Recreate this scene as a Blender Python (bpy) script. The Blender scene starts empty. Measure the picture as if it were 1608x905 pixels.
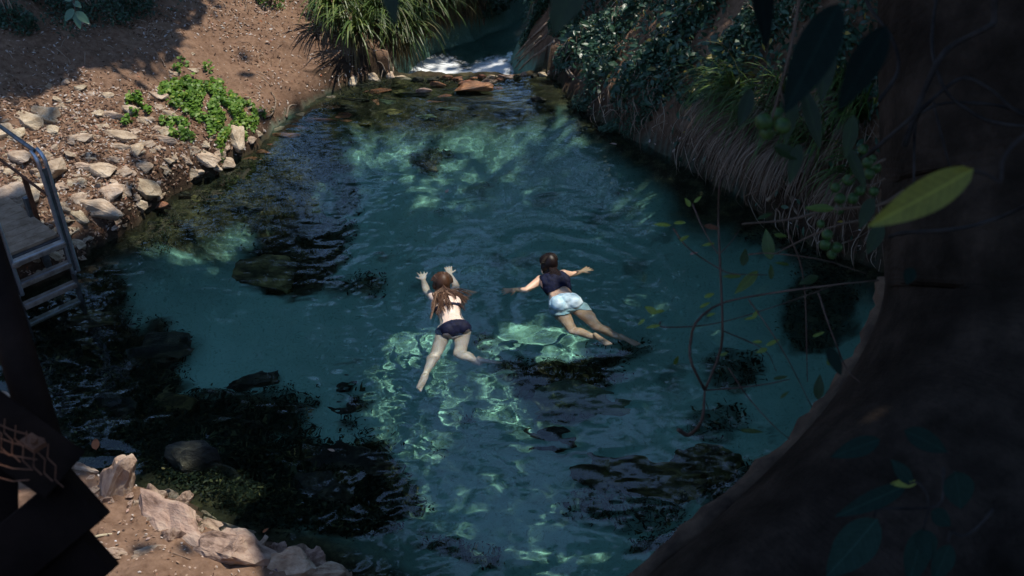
import bpy, bmesh, math, random
import numpy as np
from mathutils import Vector, Matrix, noise as mnoise
random.seed(7); rng = np.random.default_rng(7)
R = math.radians
SC = bpy.context.scene
COL = SC.collection

# ------------------------------------------------------------------ camera
PW, PH = 1608, 905
FL = 1578.0
CAMZ, PITCH = 5.9, R(35)
cam_data = bpy.data.cameras.new('camera')
cam = bpy.data.objects.new('camera', cam_data); COL.objects.link(cam)
cam.location = (0, 0, CAMZ)
cam.rotation_euler = (math.pi/2 - PITCH, 0, 0)
cam_data.sensor_width = 36; cam_data.lens = 36*FL/PW
cam_data.clip_start = 0.05; cam_data.clip_end = 2000
cam_data.dof.use_dof = True; cam_data.dof.focus_distance = 10.0; cam_data.dof.aperture_fstop = 5.0
SC.camera = cam

# ------------------------------------------------------------------ world and sun
SUN_EL, SUN_AZ = R(67), R(52)          # azimuth measured from +Y towards +X: the sun stands high beyond the right bank
to_sun = Vector((math.cos(SUN_EL)*math.sin(SUN_AZ), math.cos(SUN_EL)*math.cos(SUN_AZ), math.sin(SUN_EL)))
W = bpy.data.worlds.new('World'); SC.world = W; W.use_nodes = True
nt = W.node_tree; nt.nodes.clear()
sky = nt.nodes.new('ShaderNodeTexSky'); sky.sky_type = 'NISHITA'; sky.sun_disc = False
sky.sun_elevation = SUN_EL; sky.sun_rotation = SUN_AZ; sky.altitude = 200; sky.ozone_density = 3.5; sky.dust_density = 0.2
bg = nt.nodes.new('ShaderNodeBackground'); bg.inputs['Strength'].default_value = 0.15
wo = nt.nodes.new('ShaderNodeOutputWorld')
nt.links.new(sky.outputs[0], bg.inputs[0]); nt.links.new(bg.outputs[0], wo.inputs[0])
sd = bpy.data.lights.new('sun', 'SUN'); sd.energy = 2.45; sd.angle = R(0.6); sd.color = (1.0, 0.93, 0.82)
sun = bpy.data.objects.new('sun', sd); COL.objects.link(sun); sun.location = (-8, 8, 20)
sun.rotation_euler = to_sun.to_track_quat('Z', 'Y').to_euler()
sd.cycles.is_caustics_light = True
SC.view_settings.view_transform = 'Standard'; SC.view_settings.look = 'None'
SC.view_settings.exposure = 1.0; SC.view_settings.gamma = 1.0; SC.view_settings.use_curve_mapping = False
SC.render.engine = 'CYCLES'
cy = SC.cycles
cy.use_denoising = True; cy.denoiser = 'OPENIMAGEDENOISE'
cy.max_bounces = 8; cy.diffuse_bounces = 2; cy.glossy_bounces = 3; cy.transmission_bounces = 5; cy.transparent_max_bounces = 6
cy.caustics_reflective = False; cy.caustics_refractive = True; cy.blur_glossy = 0.2
cy.sample_clamp_indirect = 2.5; cy.sample_clamp_direct = 0
cy.use_adaptive_sampling = True; cy.adaptive_threshold = 0.02

# ------------------------------------------------------------------ from a pixel of the photograph to a point of the place
FW = np.array([0, math.cos(PITCH), -math.sin(PITCH)]); UP = np.array([0, math.sin(PITCH), math.cos(PITCH)])
def ray(px, py):
    d = FW + (px-PW/2)/FL*np.array([1., 0, 0]) + (PH/2-py)/FL*UP
    return d
def at(px, py, z=0.0):
    d = ray(px, py); t = (z-CAMZ)/d[2]
    return np.array([d[0]*t, d[1]*t, z])
def atd(px, py, dist):                      # at a distance measured along the view axis
    return np.array([0, 0, CAMZ]) + ray(px, py)*dist
def under(px, py, z):                       # below the water: the ray bends
    if z >= 0: return at(px, py, z)
    p = at(px, py, 0); d = ray(px, py); d = d/np.linalg.norm(d)
    h = d[:2]/1.33; s = np.linalg.norm(h); k = math.sqrt(1-s*s)
    return np.array([p[0]+h[0]/k*(-z), p[1]+h[1]/k*(-z), z])
def px_of(P):                                # the pixel at which a point shows (arrays)
    Q = np.asarray(P, float)-np.array([0, 0, CAMZ]); d = Q@FW; d = np.where(d < .05, .05, d)
    return PW/2+FL*Q[..., 0]/d, PH/2-FL*(Q@UP)/d
def pxm(p):                                 # pixels per metre at a point
    return FL/np.dot(np.array(p)-np.array([0, 0, CAMZ]), FW)

# ------------------------------------------------------------------ noise
def _h(ix, iy, s):
    n = (ix.astype(np.int64)*374761393 + iy.astype(np.int64)*668265263 + s*1442695041) & 0xffffffff
    n = ((n ^ (n >> 13))*1274126177) & 0xffffffff
    return ((n ^ (n >> 16)) & 0xffff)/65535.0
def vn(x, y, s=0):
    ix = np.floor(x); iy = np.floor(y); fx = x-ix; fy = y-iy
    fx = fx*fx*fx*(fx*(fx*6-15)+10); fy = fy*fy*fy*(fy*(fy*6-15)+10)
    a = _h(ix, iy, s); b = _h(ix+1, iy, s); c = _h(ix, iy+1, s); d = _h(ix+1, iy+1, s)
    return (a*(1-fx)+b*fx)*(1-fy) + (c*(1-fx)+d*fx)*fy
def fbm(x, y, f=1.0, o=4, s=0):
    t = 0; a = 0.5; n = 0
    for k in range(o):
        ca, sa = math.cos(k*1.1+.5), math.sin(k*1.1+.5)
        t = t + a*(vn((x*ca-y*sa)*f+17.3*k, (x*sa+y*ca)*f-9.1*k, s+k)*2-1); n += a; a *= .5; f *= 2.03
    return t/n
def sm(a, b, x):
    t = np.clip((x-a)/(b-a), 0, 1); return t*t*(3-2*t)

# ------------------------------------------------------------------ materials
def mat(name, col=(.5, .5, .5), rough=.8, col2=None, scale=4, bump=0.0, bscale=20, spec=.3, metal=0, detail=6, col3=None, objvar=0.0, coords='Object'):
    m = bpy.data.materials.new(name); m.use_nodes = True
    t = m.node_tree; b = t.nodes['Principled BSDF']
    b.inputs['Roughness'].default_value = rough; b.inputs['Specular IOR Level'].default_value = spec
    b.inputs['Metallic'].default_value = metal
    b.inputs['Base Color'].default_value = (*col, 1)
    tc = t.nodes.new('ShaderNodeTexCoord')
    cur = None
    if col2:
        n = t.nodes.new('ShaderNodeTexNoise'); n.inputs['Scale'].default_value = scale; n.inputs['Detail'].default_value = detail; n.inputs['Roughness'].default_value = .65
        t.links.new(tc.outputs[coords], n.inputs['Vector'])
        r = t.nodes.new('ShaderNodeValToRGB'); r.color_ramp.elements[0].position = .36; r.color_ramp.elements[1].position = .64
        r.color_ramp.elements[0].color = (*col, 1); r.color_ramp.elements[1].color = (*col2, 1)
        if col3:
            e = r.color_ramp.elements.new(.5); e.color = (*col3, 1)
        t.links.new(n.outputs['Fac'], r.inputs['Fac']); cur = r.outputs['Color']
    if objvar:
        oi = t.nodes.new('ShaderNodeObjectInfo'); hs = t.nodes.new('ShaderNodeHueSaturation')
        mr = t.nodes.new('ShaderNodeMapRange'); mr.inputs['To Min'].default_value = 1-objvar; mr.inputs['To Max'].default_value = 1+objvar
        t.links.new(oi.outputs['Random'], mr.inputs['Value']); t.links.new(mr.outputs[0], hs.inputs['Value'])
        mh = t.nodes.new('ShaderNodeMapRange'); mh.inputs['To Min'].default_value = .488; mh.inputs['To Max'].default_value = .512
        fr = t.nodes.new('ShaderNodeMath'); fr.operation = 'FRACT'; mu = t.nodes.new('ShaderNodeMath'); mu.operation = 'MULTIPLY'; mu.inputs[1].default_value = 13.7
        t.links.new(oi.outputs['Random'], mu.inputs[0]); t.links.new(mu.outputs[0], fr.inputs[0]); t.links.new(fr.outputs[0], mh.inputs['Value']); t.links.new(mh.outputs[0], hs.inputs['Hue'])
        if cur: t.links.new(cur, hs.inputs['Color'])
        else: hs.inputs['Color'].default_value = (*col, 1)
        cur = hs.outputs['Color']
    if cur: t.links.new(cur, b.inputs['Base Color'])
    if bump:
        n2 = t.nodes.new('ShaderNodeTexNoise'); n2.inputs['Scale'].default_value = bscale; n2.inputs['Detail'].default_value = 8; n2.inputs['Roughness'].default_value = .7
        t.links.new(tc.outputs[coords], n2.inputs['Vector'])
        bp = t.nodes.new('ShaderNodeBump'); bp.inputs['Strength'].default_value = 1.0; bp.inputs['Distance'].default_value = bump
        t.links.new(n2.outputs['Fac'], bp.inputs['Height']); t.links.new(bp.outputs[0], b.inputs['Normal'])
    return m
def leaf_mat(name, stops, rough=.5, trans=.35, spec=.4):
    """leaves: the colour picked per leaf from the attribute 'tone'"""
    m = bpy.data.materials.new(name); m.use_nodes = True
    t = m.node_tree; b = t.nodes['Principled BSDF']; b.inputs['Roughness'].default_value = rough; b.inputs['Specular IOR Level'].default_value = spec
    a = t.nodes.new('ShaderNodeAttribute'); a.attribute_name = 'tone'
    r = t.nodes.new('ShaderNodeValToRGB'); r.color_ramp.interpolation = 'LINEAR'
    els = r.color_ramp.elements
    els[0].position = stops[0][0]; els[0].color = (*stops[0][1], 1); els[1].position = stops[-1][0]; els[1].color = (*stops[-1][1], 1)
    for p, c in stops[1:-1]:
        e = els.new(p); e.color = (*c, 1)
    t.links.new(a.outputs['Fac'], r.inputs['Fac']); t.links.new(r.outputs[0], b.inputs['Base Color'])
    if trans:
        tr = t.nodes.new('ShaderNodeBsdfTranslucent'); mx = t.nodes.new('ShaderNodeMixShader'); mx.inputs[0].default_value = trans
        t.links.new(r.outputs[0], tr.inputs[0]); t.links.new(b.outputs[0], mx.inputs[1]); t.links.new(tr.outputs[0], mx.inputs[2])
        t.links.new(mx.outputs[0], t.nodes['Material Output'].inputs['Surface'])
    return m

# ------------------------------------------------------------------ mesh helpers
def np_mesh(name, V, F, tone=None, smooth=False):
    V = np.asarray(V, np.float32); F = np.asarray(F, np.int32)
    me = bpy.data.meshes.new(name); n = len(F); k = F.shape[1]
    me.vertices.add(len(V)); me.vertices.foreach_set('co', V.ravel())
    me.loops.add(n*k); me.loops.foreach_set('vertex_index', F.ravel())
    me.polygons.add(n); me.polygons.foreach_set('loop_start', np.arange(0, n*k, k, dtype=np.int32))
    if smooth: me.polygons.foreach_set('use_smooth', np.ones(n, bool))
    me.update(calc_edges=True)
    if tone is not None:
        at_ = me.attributes.new('tone', 'FLOAT', 'POINT'); at_.data.foreach_set('value', np.asarray(tone, np.float32))
    return me
def link(name, me, material=None, parent=None, **kw):
    o = bpy.data.objects.new(name, me); COL.objects.link(o)
    if material and me is not None and not me.materials: me.materials.append(material)
    if parent: o.parent = parent
    for k, v in kw.items():
        if v: o[k] = v
    return o
def thing(name, label, cat, loc=(0, 0, 0), group=None, rz=0):
    o = bpy.data.objects.new(name, None); COL.objects.link(o); o.location = loc; o.rotation_euler = (0, 0, rz); o.empty_display_size = .1
    o['label'] = label; o['category'] = cat
    if group: o['group'] = group
    return o
def tag(o, label, cat, group=None):
    o['label'] = label; o['category'] = cat
    if group: o['group'] = group
    return o
def origin_to(o, p):
    """moves a mesh thing's origin to p and keeps its shape where it stands"""
    p = Vector(p); o.data.transform(Matrix.Translation(-p)); o.location = p; return o
class MB:
    """collects tubes, boxes and blades of one mesh"""
    def __init__(s): s.v = []; s.f = []; s.t = []
    def add(s, V, F, tone=0.5):
        b = len(s.v); s.v += [tuple(map(float, p)) for p in V]; s.f += [tuple(b+i for i in f) for f in F]; s.t += [tone]*len(V)
    def box(s, c, size, rot=None):
        c = Vector(c); x, y, z = [q/2 for q in size]
        P = [Vector((i*x, j*y, k*z)) for i in (-1, 1) for j in (-1, 1) for k in (-1, 1)]
        if rot is not None: P = [rot @ p for p in P]
        s.add([p+c for p in P], [(0, 1, 3, 2), (4, 6, 7, 5), (0, 4, 5, 1), (2, 3, 7, 6), (0, 2, 6, 4), (1, 5, 7, 3)])
    def tube(s, pts, rad, n=8, tone=.5, flat=None, cap=True, lump=0.0):
        pts = [Vector(p) for p in pts]; m = len(pts)
        if not hasattr(rad, '__len__'): rad = [rad]*m
        V = []; ref = None
        for i, p in enumerate(pts):
            t = (pts[min(i+1, m-1)]-pts[max(i-1, 0)]).normalized()
            if ref is None: ref = t.orthogonal().normalized()
            a = (ref - t*ref.dot(t)); a = a.normalized() if a.length > 1e-6 else t.orthogonal().normalized()
            ref = a; b = t.cross(a)
            for k in range(n):
                q = 2*math.pi*k/n; rr = rad[i]*(1+(random.uniform(-lump, lump) if lump else 0))
                V.append(p + a*math.cos(q)*rr + b*math.sin(q)*rr)
        F = [(i*n+k, i*n+(k+1) % n, (i+1)*n+(k+1) % n, (i+1)*n+k) for i in range(m-1) for k in range(n)]
        if cap: F += [tuple(range(n-1, -1, -1)), tuple((m-1)*n+k for k in range(n))]
        s.add(V, F, tone)
    def mesh(s, name, smooth=False):
        me = bpy.data.meshes.new(name); me.from_pydata(s.v, [], s.f)
        if smooth: me.polygons.foreach_set('use_smooth', np.ones(len(s.f), bool))
        a = me.attributes.new('tone', 'FLOAT', 'POINT'); a.data.foreach_set('value', np.array(s.t, np.float32))
        me.update(); return me
    def build(s, name, material, parent=None, smooth=False, **kw):
        return link(name, s.mesh(name, smooth), material, parent, **kw)
def spline(pts, n):
    """Catmull-Rom through the points"""
    P = [np.array(p, float) for p in pts]; P = [2*P[0]-P[1]]+P+[2*P[-1]-P[-2]]; out = []
    seg = len(P)-3
    for i in range(n):
        u = i/(n-1)*seg; k = min(int(u), seg-1); t = u-k
        a, b, c, d = P[k:k+4]
        out.append(.5*((2*b)+(c-a)*t+(2*a-5*b+4*c-d)*t*t+(3*b-a-3*c+d)*t**3))
    return out
def leaves_np(C, D, N, L, Wd, tone, curl=.15):
    """many leaves at once: centre C, direction D, normal N, length L, width Wd (arrays); 6 corners, 4 triangles each"""
    C, D, N = [np.asarray(a, float) for a in (C, D, N)]
    D = D/np.maximum(np.linalg.norm(D, axis=1, keepdims=True), 1e-6)
    S = np.cross(D, N); S = S/np.maximum(np.linalg.norm(S, axis=1, keepdims=True), 1e-6); N = np.cross(S, D)
    L = np.asarray(L)[:, None]; Wd = np.asarray(Wd)[:, None]
    p0 = C-D*L*.5; p1 = C-D*L*.12+S*Wd*.5+N*L*curl*.4; p2 = C-D*L*.12-S*Wd*.5+N*L*curl*.4
    p3 = C+D*L*.22+S*Wd*.36+N*L*curl*.2; p4 = C+D*L*.22-S*Wd*.36+N*L*curl*.2; p5 = C+D*L*.5-N*L*curl
    V = np.stack([p0, p1, p2, p3, p4, p5], 1).reshape(-1, 3); n = len(C); b = (np.arange(n)*6)[:, None]
    F = np.concatenate([b+np.array([[0, 1, 2]]), b+np.array([[1, 3, 2]]), b+np.array([[2, 3, 4]]), b+np.array([[3, 5, 4]])], 1).reshape(-1, 3)
    return V, F, np.repeat(tone, 6)
def unit_rand(n):
    v = rng.normal(size=(n, 3)); return v/np.linalg.norm(v, axis=1, keepdims=True)

# ------------------------------------------------------------------ the lie of the land
SH = [  # shoreline pixels: x, y, lip height, slope, height where the slope eases
 (600,123,.25,.42,3), (560,131,.22,.42,3), (500,158,.22,.45,3), (460,188,.24,.45,3), (420,220,.28,.45,3), (375,248,.30,.45,3), (340,272,.34,.45,3),
 (275,300,.38,.45,3), (235,330,.38,.45,3), (190,365,.30,.48,3), (150,392,.25,.5,3), (100,425,.22,.5,3), (40,455,.25,.5,3), (-40,500,.3,.5,3), (-110,560,.3,.45,3), (-100,620,.25,.35,3),
 (-20,630,.2,.3,3), (45,648,.2,.3,3), (78,690,.2,.25,3), (104,738,.22,.22,3), (190,752,.25,.2,3), (300,800,.28,.22,3), (365,845,.28,.22,3), (440,872,.25,.25,3), (545,908,.22,.3,3),
 (640,960,.3,.5,3), (780,1010,.4,.6,4), (930,1010,.4,.6,4), (1080,960,.4,.6,4), (1220,900,.4,.7,4), (1340,820,.4,.7,4), (1450,700,.4,.8,4), (1500,580,.4,.8,4), (1490,500,.4,.9,4),
 (1420,440,.45,1.0,4), (1350,412,.45,1.1,4), (1290,386,.45,1.2,4), (1230,352,.5,1.2,3.5), (1170,320,.5,1.25,3.2), (1110,282,.5,1.25,3.0), (1040,247,.45,1.2,2.8), (980,217,.4,1.15,2.6),
 (930,186,.35,1.0,2.4), (903,158,.3,.9,2.2), (872,128,.3,.8,2.0), (860,118,.2,.6,2), (800,118,.1,.5,2), (730,120,.1,.4,2), (660,120,.1,.4,2)]
SHW = np.array([at(a[0], a[1], 0)[:2] for a in SH]); SHP = np.array([a[2:] for a in SH])
def poly_sd(x, y, P, par=None):
    """signed distance to a closed outline (negative inside) and parameters of its nearest edge"""
    best = np.full(x.shape, 1e9); pr = None if par is None else np.zeros(x.shape+(par.shape[1],)); ins = np.zeros(x.shape, bool)
    n = len(P)
    for i in range(n):
        a, b = P[i], P[(i+1) % n]; e = b-a; t = np.clip(((x-a[0])*e[0]+(y-a[1])*e[1])/max(e@e, 1e-9), 0, 1)
        d = np.hypot(x-a[0]-t*e[0], y-a[1]-t*e[1]); k = d < best; best = np.where(k, d, best)
        if par is not None:
            q = par[i]+(par[(i+1) % n]-par[i])*t[..., None]; pr = np.where(k[..., None], q, pr)
        c = (a[1] > y) != (b[1] > y)
        with np.errstate(divide='ignore', invalid='ignore'):
            xi = (b[0]-a[0])*(y-a[1])/(b[1]-a[1])+a[0]
        ins ^= c & (x < xi)
    return np.where(ins, -best, best), pr
ZC = -0.32                                  # the creek below the weir
CK_L = [at(640,118,ZC), at(668,96,ZC), at(700,78,ZC), at(762,56,ZC), at(800,40,ZC), at(828,18,ZC), at(840,-5,ZC), at(840,-60,ZC)]
CK_R = [at(930,-60,ZC), at(900,-5,ZC), at(872,18,ZC), at(846,42,ZC), at(815,68,ZC), at(800,92,ZC), at(806,118,ZC)]
WY = at(730,121,0)[1]
CKW = np.array([np.array([-1.55, WY+.05])]+[p[:2] for p in CK_L+CK_R]+[np.array([.45, WY+.05])])
def smooth_max(a, b, k=.15):
    h = np.clip(.5+.5*(a-b)/k, 0, 1); return b+(a-b)*h+k*h*(1-h)
def height(x, y, detail=True):
    x = np.asarray(x, float); y = np.asarray(y, float)
    d, p = poly_sd(x, y, SHW, SHP)
    wob = fbm(x, y, 1.1, 4, 3)*.16 + fbm(x, y, 4, 3, 5)*.05
    dd = d + wob*np.clip(1.2-abs(d), .35, 1)
    lip, slope, ease = p[..., 0], p[..., 1], p[..., 2]
    r = lip*sm(-.12, .22, dd) + slope*np.maximum(dd-.1, 0)
    up = np.where(r > ease, ease+(r-ease)*.25, r)
    # the near bank climbs to the viewing terrace under the camera
    nb = sm(4.4, 2.2, y)*sm(-9, -5, x)*(1-sm(6, 9, x))
    up = up + nb*np.clip((3.3-y), 0, 3.2)*1.0
    up = np.minimum(up, 4.3+.25*fbm(x, y, .3, 2, 9)+np.maximum(np.hypot(x, y-8)-14, 0)*.12)
    inside = np.maximum(-dd, 0)
    bed = -(.10 + 1.15*sm(0, 1.5, inside)) - .16*fbm(x, y, .7, 3, 11) - .35*sm(1.2, 3.2, inside)*sm(11.5, 7, y)
    # a shallow shelf of stone in front of the weir and along the left shore
    shelf = sm(WY-2.2, WY-.7, y)*(1-sm(2.0, 3.0, x)); bed = bed*(1-.62*shelf)
    h = np.where(dd > 0, np.maximum(up, 0.02), bed)
    h = np.where(dd > 0, h, np.minimum(h, -.05))
    # the creek bed cut behind the weir
    c, _ = poly_sd(x, y, CKW)
    cw = c + wob*.6
    bank = np.where(x > (y-WY)*.25, 1.3, .9)
    chan = ZC + np.where(cw < 0, -.08-.3*sm(0, .5, -cw), .34*sm(-.05, .25, cw)+bank*np.maximum(cw-.05, 0))
    crest = sm(WY-.12, WY+.02, y)*(1-sm(WY+.3, WY+.75, y)); mid = sm(-2.0, -1.6, x)*(1-sm(.35, .75, x))
    h = np.where((y > WY+.28), np.minimum(h, np.maximum(chan, -.9)), h)
    h = np.where(mid*crest > .5, np.minimum(h, -.03+.05*fbm(x, y, 6, 3, 33)), h)
    if detail:
        dry = sm(-.05, .15, dd)
        h = h + dry*(.075*fbm(x, y, 2.3, 4, 21) + .034*fbm(x, y, 8, 3, 22)) + (1-dry)*.03*fbm(x, y, 5, 3, 23)
    return h
def axis(a, b, step, far):
    core = np.arange(a, b+step/2, step); g = []; s = step; v = 0
    while v < far: s *= 1.28; v += s; g.append(v)
    g = np.array(g); return np.concatenate([a-g[::-1], core, b+g])
GX = axis(-9.5, 8.5, .06, 300); GY = axis(1.5, 24.5, .06, 300)
XX, YY = np.meshgrid(GX, GY); HH = height(XX, YY)
def hz(x, y):
    """ground height at a point, read from the sheet"""
    i = np.clip(np.searchsorted(GX, x)-1, 0, len(GX)-2); j = np.clip(np.searchsorted(GY, y)-1, 0, len(GY)-2)
    fx = (x-GX[i])/(GX[i+1]-GX[i]); fy = (y-GY[j])/(GY[j+1]-GY[j])
    return (HH[j, i]*(1-fx)+HH[j, i+1]*fx)*(1-fy)+(HH[j+1, i]*(1-fx)+HH[j+1, i+1]*fx)*fy
def hit(px, py):
    """where the ground shows at a pixel; through the water the ray bends"""
    d = ray(px, py); o = np.array([0, 0, CAMZ]); wet = False
    t = 3.0; p = o+d*t
    while t < 60:
        p = o+d*t
        if p[2] < hz(p[0], p[1]):
            q = p
            return q
        if p[2] < 0 and p[1] < WY: break
        t += .03
    if p[2] < 0:
        z = 0.0
        while z > -3:
            q = under(px, py, z)
            if q[2] < hz(q[0], q[1]): return q
            z -= .02
    return p
def nrm(x, y, e=.08):
    n = np.array([hz(x-e, y)-hz(x+e, y), hz(x, y-e)-hz(x, y+e), 2*e]); return n/np.linalg.norm(n)
ny, nx = XX.shape
idx = np.arange(ny*nx).reshape(ny, nx)
F = np.stack([idx[:-1, :-1], idx[:-1, 1:], idx[1:, 1:], idx[1:, :-1]], -1).reshape(-1, 4)
gme = np_mesh('ground', np.stack([XX, YY, HH], -1).reshape(-1, 3), F, smooth=True)
SD, _ = poly_sd(XX, YY, SHW)
# ground colours: dry earth, sandy pool bed, dark algae, silt and other dark patches
DARK_BED = [ # px, py, half-width, half-height px, strength : dark patches on the pool floor, weed beds among them
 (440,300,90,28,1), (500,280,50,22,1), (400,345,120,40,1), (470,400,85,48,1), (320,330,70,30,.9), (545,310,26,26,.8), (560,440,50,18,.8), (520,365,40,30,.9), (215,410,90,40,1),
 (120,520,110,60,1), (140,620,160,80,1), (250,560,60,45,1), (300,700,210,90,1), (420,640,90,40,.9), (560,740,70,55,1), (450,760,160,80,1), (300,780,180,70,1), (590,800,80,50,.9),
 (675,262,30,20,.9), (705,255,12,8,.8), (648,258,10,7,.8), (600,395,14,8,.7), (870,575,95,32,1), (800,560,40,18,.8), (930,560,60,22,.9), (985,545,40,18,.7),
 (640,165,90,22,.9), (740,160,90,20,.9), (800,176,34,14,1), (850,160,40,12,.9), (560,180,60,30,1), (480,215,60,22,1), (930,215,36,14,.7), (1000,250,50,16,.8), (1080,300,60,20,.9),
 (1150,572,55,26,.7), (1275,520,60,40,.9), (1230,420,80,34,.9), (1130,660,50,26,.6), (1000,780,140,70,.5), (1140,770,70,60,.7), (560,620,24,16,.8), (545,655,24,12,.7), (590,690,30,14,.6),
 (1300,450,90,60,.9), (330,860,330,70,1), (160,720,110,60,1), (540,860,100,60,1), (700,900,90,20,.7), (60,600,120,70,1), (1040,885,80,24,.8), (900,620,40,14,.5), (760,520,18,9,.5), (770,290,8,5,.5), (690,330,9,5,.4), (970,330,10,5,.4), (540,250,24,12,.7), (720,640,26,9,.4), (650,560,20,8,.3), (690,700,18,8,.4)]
dark_bed = np.zeros(XX.shape)
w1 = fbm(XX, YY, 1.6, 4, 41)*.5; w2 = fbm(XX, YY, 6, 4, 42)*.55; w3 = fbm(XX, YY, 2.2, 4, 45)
for px, py, a, b, s in DARK_BED:
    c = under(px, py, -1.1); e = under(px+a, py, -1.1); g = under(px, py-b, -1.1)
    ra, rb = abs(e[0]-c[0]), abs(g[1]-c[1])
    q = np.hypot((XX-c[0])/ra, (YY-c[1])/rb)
    dark_bed = np.maximum(dark_bed, s*(1-sm(.72, 1.05, q+w1*.8+w2*.6)))
dark_bed = np.maximum(dark_bed, .5*sm(.42, .62, w3+.25*w2)*(SD < 0)*(YY > 6.6)); dark_bed = np.maximum(dark_bed, .8*sm(.38, .5, w2+.35*w1+.1*w3)*(SD < 0))
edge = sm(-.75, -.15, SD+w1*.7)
dark_bed = np.maximum(dark_bed, sm(WY-1.5, WY-.9, YY+w1*.5+.25*np.abs(XX+.7)*(XX < .6)))
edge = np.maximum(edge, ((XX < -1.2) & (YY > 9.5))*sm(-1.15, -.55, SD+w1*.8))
dark_bed = np.where(SD < 0, np.maximum(dark_bed, edge), edge*(1-sm(0, .25, SD)))
dark_bed = np.where((YY > WY-.5) & (HH < .3), np.where(YY > WY+.5, .45, 1.0), dark_bed)
earth = fbm(XX, YY, .8, 4, 51)
for nm, arr in (('algae', dark_bed), ('inpool', sm(.1, -.1, HH)*1.0)):  # bed darkness: algae together with the other dark patches
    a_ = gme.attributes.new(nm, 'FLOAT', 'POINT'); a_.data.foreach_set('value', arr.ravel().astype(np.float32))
def ground_material():
    m = bpy.data.materials.new('earth_and_sand'); m.use_nodes = True; t = m.node_tree; b = t.nodes['Principled BSDF']; L = t.links
    tc = t.nodes.new('ShaderNodeTexCoord')
    def nz(scale, det=8, rough=.65):
        n = t.nodes.new('ShaderNodeTexNoise'); n.inputs['Scale'].default_value = scale; n.inputs['Detail'].default_value = det; n.inputs['Roughness'].default_value = rough
        L.new(tc.outputs['Object'], n.inputs['Vector']); return n
    def ramp(src, stops):
        r = t.nodes.new('ShaderNodeValToRGB'); e = r.color_ramp.elements
        e[0].position, e[0].color = stops[0][0], (*stops[0][1], 1); e[1].position, e[1].color = stops[-1][0], (*stops[-1][1], 1)
        for p, c in stops[1:-1]: k = e.new(p); k.color = (*c, 1)
        L.new(src, r.inputs[0]); return r.outputs[0]
    def mix(f, a, c):
        x = t.nodes.new('ShaderNodeMix'); x.data_type = 'RGBA'
        if isinstance(f, float): x.inputs[0].default_value = f
        else: L.new(f, x.inputs[0])
        L.new(a, x.inputs[6]); L.new(c, x.inputs[7]); return x.outputs[2]
    def attr(n):
        a = t.nodes.new('ShaderNodeAttribute'); a.attribute_name = n; return a.outputs['Fac']
    dry = ramp(nz(1.3).outputs[0], [(.3, (.105, .060, .037)), (.5, (.19, .112, .070)), (.7, (.28, .178, .115))])
    dry2 = ramp(nz(14).outputs[0], [(.35, (.11, .062, .04)), (.65, (.34, .22, .15))]); dry = mix(.45, dry, dry2)
    sand = ramp(nz(2.5).outputs[0], [(.3, (.18, .39, .30)), (.7, (.28, .53, .42))])
    sp = ramp(nz(38, 4).outputs[0], [(.34, (.11, .24, .18)), (.46, (.26, .51, .40))]); sand = mix(.55, sand, sp)
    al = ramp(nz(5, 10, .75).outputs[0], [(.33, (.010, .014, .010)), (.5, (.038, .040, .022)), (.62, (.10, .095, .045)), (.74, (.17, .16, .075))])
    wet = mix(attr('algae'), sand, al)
    damp = mix(attr('algae'), dry, ramp(nz(6).outputs[0], [(.3, (.03, .02, .014)), (.7, (.09, .055, .035))]))
    L.new(mix(attr('inpool'), damp, wet), b.inputs['Base Color']); b.inputs['Roughness'].default_value = .93; b.inputs['Specular IOR Level'].default_value = .15
    bp = t.nodes.new('ShaderNodeBump'); bp.inputs['Distance'].default_value = .03; bp.inputs['Strength'].default_value = .8
    L.new(nz(22, 10, .75).outputs[0], bp.inputs['Height']); L.new(bp.outputs[0], b.inputs['Normal'])
    return m
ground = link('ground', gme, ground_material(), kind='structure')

# ------------------------------------------------------------------ water
def water_material(name, tint=(.90, .99, .985), foam=False):
    m = bpy.data.materials.new(name); m.use_nodes = True; t = m.node_tree; t.nodes.clear(); L = t.links
    o = t.nodes.new('ShaderNodeOutputMaterial'); g = t.nodes.new('ShaderNodeBsdfGlass'); g.inputs['IOR'].default_value = 1.40; g.inputs['Roughness'].default_value = 0.0
    g.inputs['Color'].default_value = (*tint, 1)
    s = g.outputs[0]
    if foam:
        a = t.nodes.new('ShaderNodeAttribute'); a.attribute_name = 'tone'; d = t.nodes.new('ShaderNodeBsdfDiffuse'); d.inputs[0].default_value = (.8, .84, .86, 1)
        tc = t.nodes.new('ShaderNodeTexCoord'); n = t.nodes.new('ShaderNodeTexNoise'); n.inputs['Scale'].default_value = 9; n.inputs['Detail'].default_value = 8; n.inputs['Roughness'].default_value = .75
        L.new(tc.outputs['Object'], n.inputs['Vector'])
        ad = t.nodes.new('ShaderNodeMath'); ad.operation = 'ADD'; L.new(a.outputs['Fac'], ad.inputs[0]); L.new(n.outputs['Fac'], ad.inputs[1])
        r = t.nodes.new('ShaderNodeMapRange'); r.inputs['From Min'].default_value = .95; r.inputs['From Max'].default_value = 1.25; L.new(ad.outputs[0], r.inputs['Value'])
        x = t.nodes.new('ShaderNodeMixShader'); L.new(r.outputs[0], x.inputs[0]); L.new(s, x.inputs[1]); L.new(d.outputs[0], x.inputs[2]); s = x.outputs[0]
    L.new(s, o.inputs['Surface'])
    return m
SWIM = [under(700, 480, 0)[:2], under(872, 450, 0)[:2]]
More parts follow.
